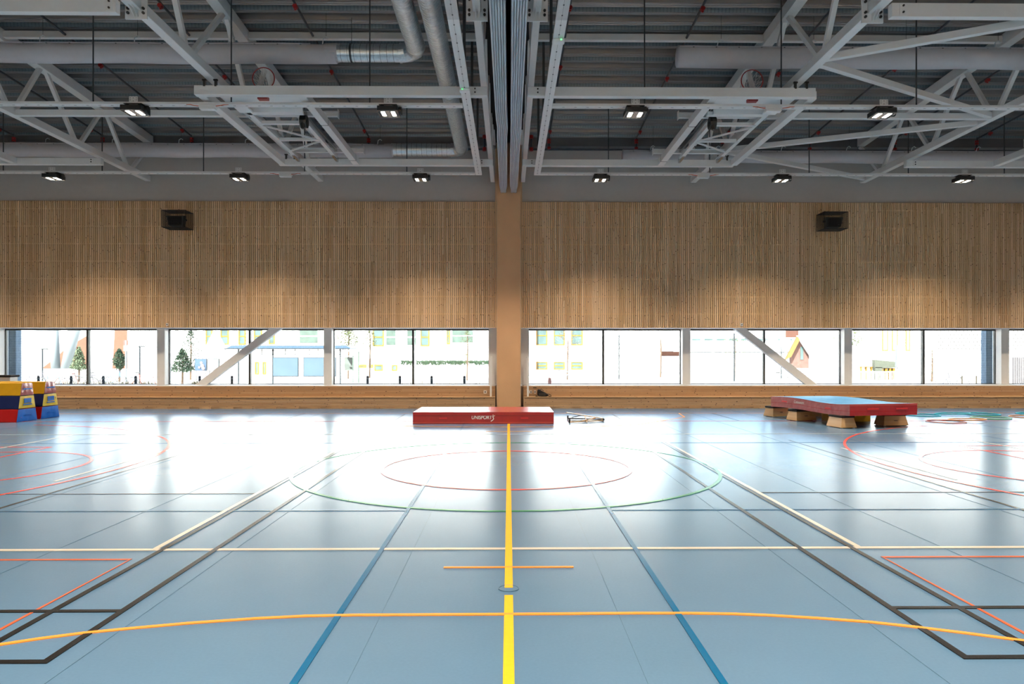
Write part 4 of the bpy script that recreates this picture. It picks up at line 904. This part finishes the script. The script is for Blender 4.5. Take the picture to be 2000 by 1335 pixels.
MB().box(P_(1623,0)[0], P_(1638,0)[0], Y-.8, Y-.7, P_(0,707)[2], P_(0,702)[2]).build('dormer_window', mat('pale_blue_glass', (0.0308,0.05775,0.077), .4), t)
MB().box(P_(1601,0)[0], P_(1627,0)[0], Y+4, Y+7, P_(0,654)[2], P_(0,636)[2]).build('chimney', OB, t)
MB().box(P_(1575,0)[0], P_(1660,0)[0], Y-1, Y-.7, 0, P_(0,709)[2]).build('garden_wall', OW, t)
# window 6 building
t = bldg('perforated_building', 'white perforated building with greenish brick entrance near the right edge', 50, 1650, 2080, 560, 735, OW, 8)
holes(t, 50, 1668, 1722, 646, 712, pitch=3.2, sz=.032, keep=.8, seed=8); holes(t, 50, 1776, 1800, 646, 735, pitch=3.2, sz=.035, keep=.8, seed=9); holes(t, 50, 1830, 1921, 647, 684, pitch=7.5, sz=.06, keep=.95, seed=10); holes(t, 50, 1980, 2000, 647, 684, pitch=7.5, sz=.06, keep=.95, seed=11); holes(t, 50, 1752, 1778, 646, 676, pitch=3.2, sz=.032, keep=.7, seed=12)
for x0, x1 in ((1722,1734),(1741,1753),(1768,1777)): win(t, 50, x0, x1, 600, 685, mat('amber_frame', (0.1001,0.0616,0.0231), .5), OW, bars=0)
a, b = at(1709,702,49.5), at(1752,718,49.5); MB().prism([at(1709,702,49.5), at(1751,706,49.5), at(1751,718,49.5), at(1709,718,49.5)], (0,.4,0)).build('lintel_wall', mat('greenish_brick', (0.0385,0.04235,0.03311), .85, var=.2, scale=8), t)
for x0, x1 in ((1708,1719),(1719,1722)): MB().box(at(x0,0,49.6)[0], at(x1,0,49.6)[0], 49.5, 49.8, 0, at(0,717,49.6)[2]).build('entrance_post', mat('green_grey_stone', (0.0385,0.04235,0.03311), .85, var=.2, scale=8), t)
for x0 in (1721,1729,1737,1744): MB().box(at(x0,0,49.6)[0], at(x0+4,0,49.6)[0], 49.6, 49.8, 0, at(0,719,49.6)[2]).build('yellow_door', OY, t)
for x0 in (1682,1692,1702): MB().box(at(x0,0,49.8)[0], at(x0+1.4,0,49.8)[0], 49.8, 50, 0, at(0,716,49.8)[2]).build('window_jamb', OY, t)
MB().box(at(1680,0,49.8)[0], at(1708,0,49.8)[0], 49.8, 50, at(0,717,49.8)[2], at(0,715.5,49.8)[2]).build('window_head', OY, t)
MB().box(at(1751.5,0,47)[0], at(1767,0,47)[0], 47, 47.2, .9, at(0,674,47)[2]).box(at(1754,0,47)[0], at(1755,0,47)[0], 47.05, 47.15, 0, .9).build('info_board', mat('pale_blue_board', (0.0693,0.077,0.0924), .6), t)
def fence(px0, px1, py, Y, n, label, m=OW):
    t = thing('railing', label, 'railing', at((px0+px1)/2, 740, Y)); a, b = at(px0, py, Y), at(px1, py, Y)
    MB().box(a[0], b[0], Y, Y+.04, a[2]-.03, a[2]).build('top_rail', m, t)
    bm_ = MB().box(-.015, .015, 0, .03, 0, a[2]).mesh('bar', m)
    for i in range(n): o = part('bar', bm_, t); o.location = (a[0]+(b[0]-a[0])*i/(n-1), Y, 0)
fence(1680, 1778, 725, 46, 30, 'white bar railing outside, in front of the yellow door')
fence(1979, 2030, 697, 30, 14, 'pale upright bar fence outside at the right edge', mat('pink_grey_bar', (.11,.08,.07), .6))
# bus shelters
t = thing('bus_shelter', 'long bus shelter with pale blue roof and two blue poster panels', 'bus shelter', at(560,740,40)); Y = 40
def q(x, y, Yy=Y): return at(x, y, Yy)
roof = mat('shelter_roof_blue', (0.0231,0.04235,0.06545), .5)
MB().prism([q(438,681.5), q(452,674), q(676,674), q(684,679), q(684,681.5)], (0,1.8,0)).build('roof', roof, t)
MB().box(q(438,0)[0], q(682,0)[0], Y-.03, Y, q(0,682)[2], q(0,679.8)[2]).build('gutter', OS, t)
for x in (464,531.5,663.5): MB().box(q(x-1.3,0)[0], q(x+1.3,0)[0], Y+.1, Y+.18, 0, q(0,681)[2]).build('post', OS, t)
for y in (682.5, 691): MB().box(q(464,0)[0], q(664,0)[0], Y+.1, Y+.15, q(0,y+1.5)[2], q(0,y)[2]).build('frame_bar', OS, t)
mb = MB()
for x in (510,532,556,575,603,620,640): mb.box(q(x-.6,0)[0], q(x+.6,0)[0], Y+.1, Y+.15, q(0,691)[2], q(0,682)[2])
mb.build('glazing_bar', OS, t)
for x0, x1 in ((532,582.5),(592,656)):
    f = MB().box(q(x0,0)[0], q(x1,0)[0], Y+.05, Y+.12, q(0,735.5)[2], q(0,697)[2]).build('poster_case', OS, t)
    MB().box(q(x0+1.2,0)[0], q(x1-1.2,0)[0], Y+.03, Y+.05, q(0,734)[2], q(0,698.5)[2]).build('poster', OBL, f, label='plain pale blue poster')
t = thing('bus_shelter', 'smaller white-roofed glass shelter with green posts behind the third window from the left', 'bus shelter', at(690,740,44)); Y = 44
MB().prism([at(665,686,Y), at(668,682,Y), at(708,684,Y), at(714,687,Y)], (0,1.6,0)).build('roof', CON, t)
gp = mat('green_post', (.022,.05,.032), .5)
for x in (689,699.5): MB().box(at(x-.8,0,Y)[0], at(x+.8,0,Y)[0], Y+.1, Y+.18, 0, at(0,686,Y)[2]).build('post', gp, t)
MB().box(at(666,0,Y)[0], at(682,0,Y)[0], Y+.9, Y+1.0, at(0,724,Y)[2], at(0,697,Y)[2]).build('back_panel', mat('shelter_panel', (.055,.065,.06), .5, var=.3, scale=3), t)
MB().box(at(665,0,Y)[0], at(700,0,Y)[0], Y+.1, Y+.2, at(0,696,Y)[2], at(0,694.5,Y)[2]).build('cross_bar', CON, t)
# posters by the shelter
for x0, x1, l in ((380,404,'blue advertising panel with a pale figure shape, left of the shelter'),(406,428,'grey-green advertising panel left of the shelter')):
    Y = 48; t = thing('poster_panel', l, 'poster', at((x0+x1)/2,724,Y)); MB().box(at(x0,0,Y)[0], at(x1,0,Y)[0], Y, Y+.12, at(0,724,Y)[2], at(0,700,Y)[2]).build('frame', OS, t)
    MB().box(at(x0+1,0,Y)[0], at(x1-1,0,Y)[0], Y-.02, Y, at(0,723,Y)[2], at(0,701,Y)[2]).build('sheet', mat('poster_'+str(x0), (.02,.035,.06) if x0 < 390 else (.07,.08,.08), .5, var=.3, scale=1), t)
    if x0 < 390:
        mb = MB()
        for cx_, cy_, r_ in ((393,708,2.6),(395,714,3.6),(397,719,3.2),(389,717,2.2)): c = Vector(at(cx_, cy_, Y-.03-.012*(cy_-700)/5)); k = r_*Y/F; mb.prism([(c.x+k*math.cos(a), c.y, c.z+k*math.sin(a)) for a in [2*PI*i/10 for i in range(10)]], (0,.01,0))
        mb.build('figure_shape', mat('pale_skin_print', (.12,.09,.08), .6), t)
    MB().box(at(x0+2,0,Y)[0], at(x0+3,0,Y)[0], Y+.03, Y+.09, 0, at(0,724,Y)[2]).box(at(x1-3,0,Y)[0], at(x1-2,0,Y)[0], Y+.03, Y+.09, 0, at(0,724,Y)[2]).build('leg', OS, t)
# closed parasol
t = thing('parasol', 'tall closed white parasol outside the second window from the left', 'parasol', at(421,740,52)); c = at(421,720,52)
MB().tube([(c[0],52,at(0,705,52)[2]),(c[0],52,at(0,676,52)[2]),(c[0],52,at(0,661,52)[2]),(c[0],52,at(0,645,52)[2])], [.72,.66,.40,.12], 10).build('canopy', OW, t, smooth=True)
MB().tube([(c[0],52,0),(c[0],52,at(0,700,52)[2])], .05, 8).build('pole', CON, t)
# trees
def tree(px, pyt, pyb, w_px, Y, m, label, conifer=False, n=500, seed=1, sz=.10, trunk=.07):
    rr = random.Random(seed); c = at(px, pyb, Y); zt_ = at(px, pyt, Y)[2]; zb_ = c[2]; W_ = w_px/2*Y/F
    t = thing('tree', label, 'tree', (c[0], Y, 0), 'trees outside')
    MB().tube([(c[0],Y,0),(c[0]+.05,Y,(zb_+zt_)/2),(c[0],Y,zt_-.1)], [trunk,trunk*.7,trunk*.25], 6).build('trunk', BARK, t)
    mb = MB(); 
    for i in range(14):
        z = zb_+(zt_-zb_)*(i+.5)/14; a = rr.uniform(0, 6.28); k = (1-(z-zb_)/(zt_-zb_))**.7 if conifer else math.sin(PI*min(.97, (z-zb_)/(zt_-zb_)*.8+.15))
        mb.tube([(c[0],Y,z-.1),(c[0]+W_*k*.8*math.cos(a),Y+W_*k*.8*math.sin(a),z+.15)], [.02,.006], 4)
    mb.build('branch', BARK, t, kind='stuff')
    mb = MB()
    sz *= .62
    for i in range(int(n*2.2)):
        f = rr.random()**(1.4 if conifer else .9); z = zb_+(zt_-zb_)*f; k = (1-f)**.75+.06 if conifer else math.sin(PI*min(.98, f*.85+.12))
        a = rr.uniform(0, 6.28); r = W_*k*math.sqrt(rr.random()); p = Vector((c[0]+r*math.cos(a), Y+r*math.sin(a), z+rr.uniform(-.1,.1)))
        u = Vector((rr.uniform(-1,1), rr.uniform(-1,1), rr.uniform(-1,1))).normalized()*sz*rr.uniform(.5,1.2); v = Vector((rr.uniform(-1,1), rr.uniform(-1,1), rr.uniform(-1,1))).normalized()*sz*rr.uniform(.4,.9)
        mb.add([p-u, p+v, p+u, p-v], [(0,1,2,3)])
    mb.build('foliage', m, t, kind='stuff')
GC = mat('pale_conifer', (0.0539,0.07315,0.04235), .8, var=.2, scale=3)
tree(154, 678, 720, 30, 46, GC, 'pale green young conifer outside the leftmost window', True, 900, 1)
tree(233, 683, 720, 24, 46, GR, 'dark green shrub beside the white pillars outside the leftmost window', False, 700, 2)
tree(356, 683, 724, 46, 42, GR, 'small dark pine outside the second window from the left', True, 900, 3)
tree(372, 645, 722, 44, 50, GR, 'tall green tree behind the small pine', False, 800, 4, .09)
tree(680, 641, 678, 52, 52, GR2, 'light green tree above the end of the bus shelter', False, 700, 5)
tree(722, 645, 680, 32, 54, GR2, 'thin light tree left of the dark mullion in the third window', False, 260, 6)
tree(912, 645, 710, 36, 48, GR2, 'slim young tree near the timber column, left side', False, 260, 7, .07)
tree(1108, 640, 700, 60, 50, mat('twig_brown', (.08,.05,.035), .8), 'bare brownish tree in front of the yellow-framed windows', False, 420, 8, .06)
tree(1434, 648, 697, 50, 48, GR2, 'thin leafy young tree left of the right diagonal brace', False, 220, 9, .08)
tree(1660, 640, 676, 60, 44, GR2, 'leafy tree beside the gabled house', False, 420, 10, .09)
tree(1820, 678, 745, 22, 46, GR2, 'thin shrub in front of the perforated building', False, 120, 11, .06)
tree(1290, 655, 705, 3, 55, GR2, 'slender sapling near the brick strip', False, 30, 12, .05)
# hedge line and bollards, lamps, signs
for px0, px1 in ((784,805),(812,955)):
    t_ = MB(); rr = random.Random(px0)
    for i in range(int((px1-px0)*5)):
        p = Vector(at(rr.uniform(px0, px1), rr.uniform(704.5, 711.5) if rr.random() < .5 else rr.uniform(704.5,707), 54)); u = Vector((rr.uniform(-1,1),rr.uniform(-.3,.3),rr.uniform(-.5,.5)))*.12; v = Vector((0,.05,.07)); t_.add([p-u,p+v,p+u,p-v], [(0,1,2,3)])
    h_ = thing('hedge', 'low dark hedge on a white wall outside the third window, %s of the mullion' % ('left' if px0 < 800 else 'right'), 'hedge', at((px0+px1)/2, 711, 54)); t_.build('foliage', GR, h_, kind='stuff'); MB().box(at(px0,0,54)[0], at(px1,0,54)[0], 54.05, 54.3, -.02, at(0,709,54)[2]).build('planter_wall', OW, h_)
od2 = 0
for px in (15,75,139,202,265,327,390,453,718,781,843,907):
    c = at(px, 740, 27); od2 += 1
    t = thing('bollard', 'dark short bollard outside, number %d from the left' % od2, 'bollard', (c[0], 27, -.02), 'row of bollards outside'); t['label'] = 'dark short bollard outside, '+{75:'in front of the bicycles at the far left',139:'left of the first mullion',202:'right of the first mullion',265:'below the street sign',327:'behind the first full steel post',15:'behind the left brick pier',390:'at the foot of the left diagonal brace',453:'left of the bus shelter post',718:'left end of the third window, right of the shelters',781:'just left of the third mullion',843:'just right of the third mullion',907:'nearest the timber column'}[px]
    MB().tube([(c[0],27,-.02),(c[0],27,.86),(c[0],27,.90)], [.05,.05,.035], 12).build('post', OS, t); MB().tube([(c[0],27,.78),(c[0],27,.81)], .053, 12).build('band', CON, t)
def streetlamp(px, pt, pb, Y, label, arm=1, sign=None):
    t = thing('street_lamp' if not sign else 'street_sign', label, 'street lamp' if not sign else 'sign', (at(px,pb,Y)[0], Y, 0)); x = at(px,pb,Y)[0]; z = at(0,pt,Y)[2]
    MB().tube([(x,Y,0),(x,Y,z)], .045, 8).build('pole', OS if not sign else CON, t)
    if arm: MB().box(x-.05, x+arm*.32, Y-.08, Y+.08, z, z+.06).build('lamp_head', OS, t)
    if sign:
        MB().box(x-.12, x+.12, Y-.03, Y, z-.25, z).build('red_sign', mat('sign_red', (.12,.04,.035), .5), t); MB().box(x-.1, x+.1, Y-.03, Y, z-.52, z-.27).build('white_sign', OW, t); MB().box(x-.04, x+.03, Y-.036, Y-.03, z-.43, z-.36).build('sign_mark', OS, t)
streetlamp(83, 682, 735, 44, 'small street lamp left of the white pillars', 1); streetlamp(273, 677, 735, 44, 'small street lamp in front of the perforated facade', 1)
streetlamp(246, 664, 748, 36, 'street sign pole with red sign in the leftmost window', 0, True)
streetlamp(1209, 653, 712, 50, 'thin lamp pole right of the fourth mullion', 0); streetlamp(1434, 650, 722, 46, 'dark lamp pole behind the thin leafy tree', 0); streetlamp(1526, 676, 720, 52, 'thin dark pole behind the right diagonal brace', 0)
p0 = at(1073.5,737,29); o = MB().tube([(p0[0],29,-.02),(p0[0],29,p0[2]-.1),(p0[0],29,p0[2])], [.075,.075,.05], 12).build('brick_post', mat('salmon_post', (.30,.14,.11), .7)); tag(o, 'salmon pink round post outside, above the black bag', 'post')
for px in (1879,1907): p0 = at(px,733,30); o = MB().tube([(p0[0],30,-.02),(p0[0],30,p0[2])], .035, 8).build('marker_post', mat('pale_orange', (.32,.25,.16), .7)); tag(o, 'pale orange marker post outside near the right brick pier, %s one' % ('left' if px < 1900 else 'right'), 'post', 'marker posts outside')
# bicycles
def bike(px, Y, rz, label, seed=0, py=742):
    x = at(px, py, Y)[0]; t = thing('bicycle', label, 'bicycle', (x, Y, -.02), 'bicycles outside', rz, local=True); r = .33
    for wx in (-.52, .52):
        w_ = MB().tube([(wx+r*math.cos(a),0,.34+r*math.sin(a)) for a in [2*PI*i/22 for i in range(22)]], .018, 5, closed=True).build('wheel', M['black'], t)
        mb = MB()
        for i in range(8): a = PI*i/8; mb.tube([(wx-r*math.cos(a),0,.34-r*math.sin(a)),(wx+r*math.cos(a),0,.34+r*math.sin(a))], .003, 3)
        mb.build('spokes', M['rod'], w_)
    fr = mat('bike_frame_%d' % seed, [(.04,.04,.05),(.05,.12,.25),(.18,.05,.04),(.12,.13,.13)][seed % 4], .4)
    mb = MB()
    for a, b in (((-.52,.34),(-.08,.32)),((-.52,.34),(-.16,.72)),((-.08,.32),(-.2,.85)),((-.08,.32),(.36,.72)),((-.17,.75),(.36,.78)),((.52,.34),(.34,.92))): mb.tube([(a[0],0,a[1]),(b[0],0,b[1])], .018, 6)
    mb.build('frame', fr, t)
    MB().tube([(.28,-.26,.98),(.36,-.1,.96),(.36,.1,.96),(.28,.26,.98)], .014, 6).build('handlebar', M['black'], t)
    MB().hexa([(-.32,-.07,.85),(-.08,-.03,.86),(-.08,.03,.86),(-.32,.07,.85),(-.32,-.07,.89),(-.08,-.03,.89),(-.08,.03,.89),(-.32,.07,.89)]).build('saddle', M['black'], t)
for i, (px, Y, rz, l) in enumerate(((66,33,.2,'bicycle farthest left outside the leftmost window'),(99,34,-.1,'bicycle with visible wheels behind the second bollard'),(128,35,.5,'bicycle left of the first mullion'),(155,33,.9,'bicycle right behind the bollard left of the first mullion'),(188,34,.4,'dark bicycle just right of the first mullion'),(222,36,-.3,'bicycle between the first mullion and the street sign'),(280,34,.3,'bicycle right of the street sign'),
        (1527,34,.5,'bicycle below the right diagonal brace'),(1860,33,.1,'bicycle near the right brick pier'),(1100,40,.2,'bicycle low behind the sill above the black bag'))): bike(px, Y, rz, l, i)
rr = random.Random(4); mb = MB()
for i in range(1400):
    px = rr.choice((rr.uniform(55,300), rr.uniform(55,300), rr.uniform(370,400), rr.uniform(740,960))); p = Vector((at(px, 0, 29)[0], 29+rr.uniform(0,.5), -.02)); q_ = Vector((rr.uniform(-.12,.12), 0, rr.uniform(.45,.66))); u = Vector((.012,0,0)); mb.add([p-u,p+u,p+q_+u*.6,p+q_-u*.6], [(0,1,2,3)])
tag(mb.build('ground_plants', mat('dry_grass', (.28,.23,.12), .9, var=.3), kind='stuff'), 'low dry plants along the bollards outside', 'plants')

for m_ in set(bpy.data.materials)-OUT0:      # weathered outdoor surfaces are matt
    if m_.node_tree and 'Principled BSDF' in m_.node_tree.nodes: m_.node_tree.nodes['Principled BSDF'].inputs['Specular IOR Level'].default_value = .12
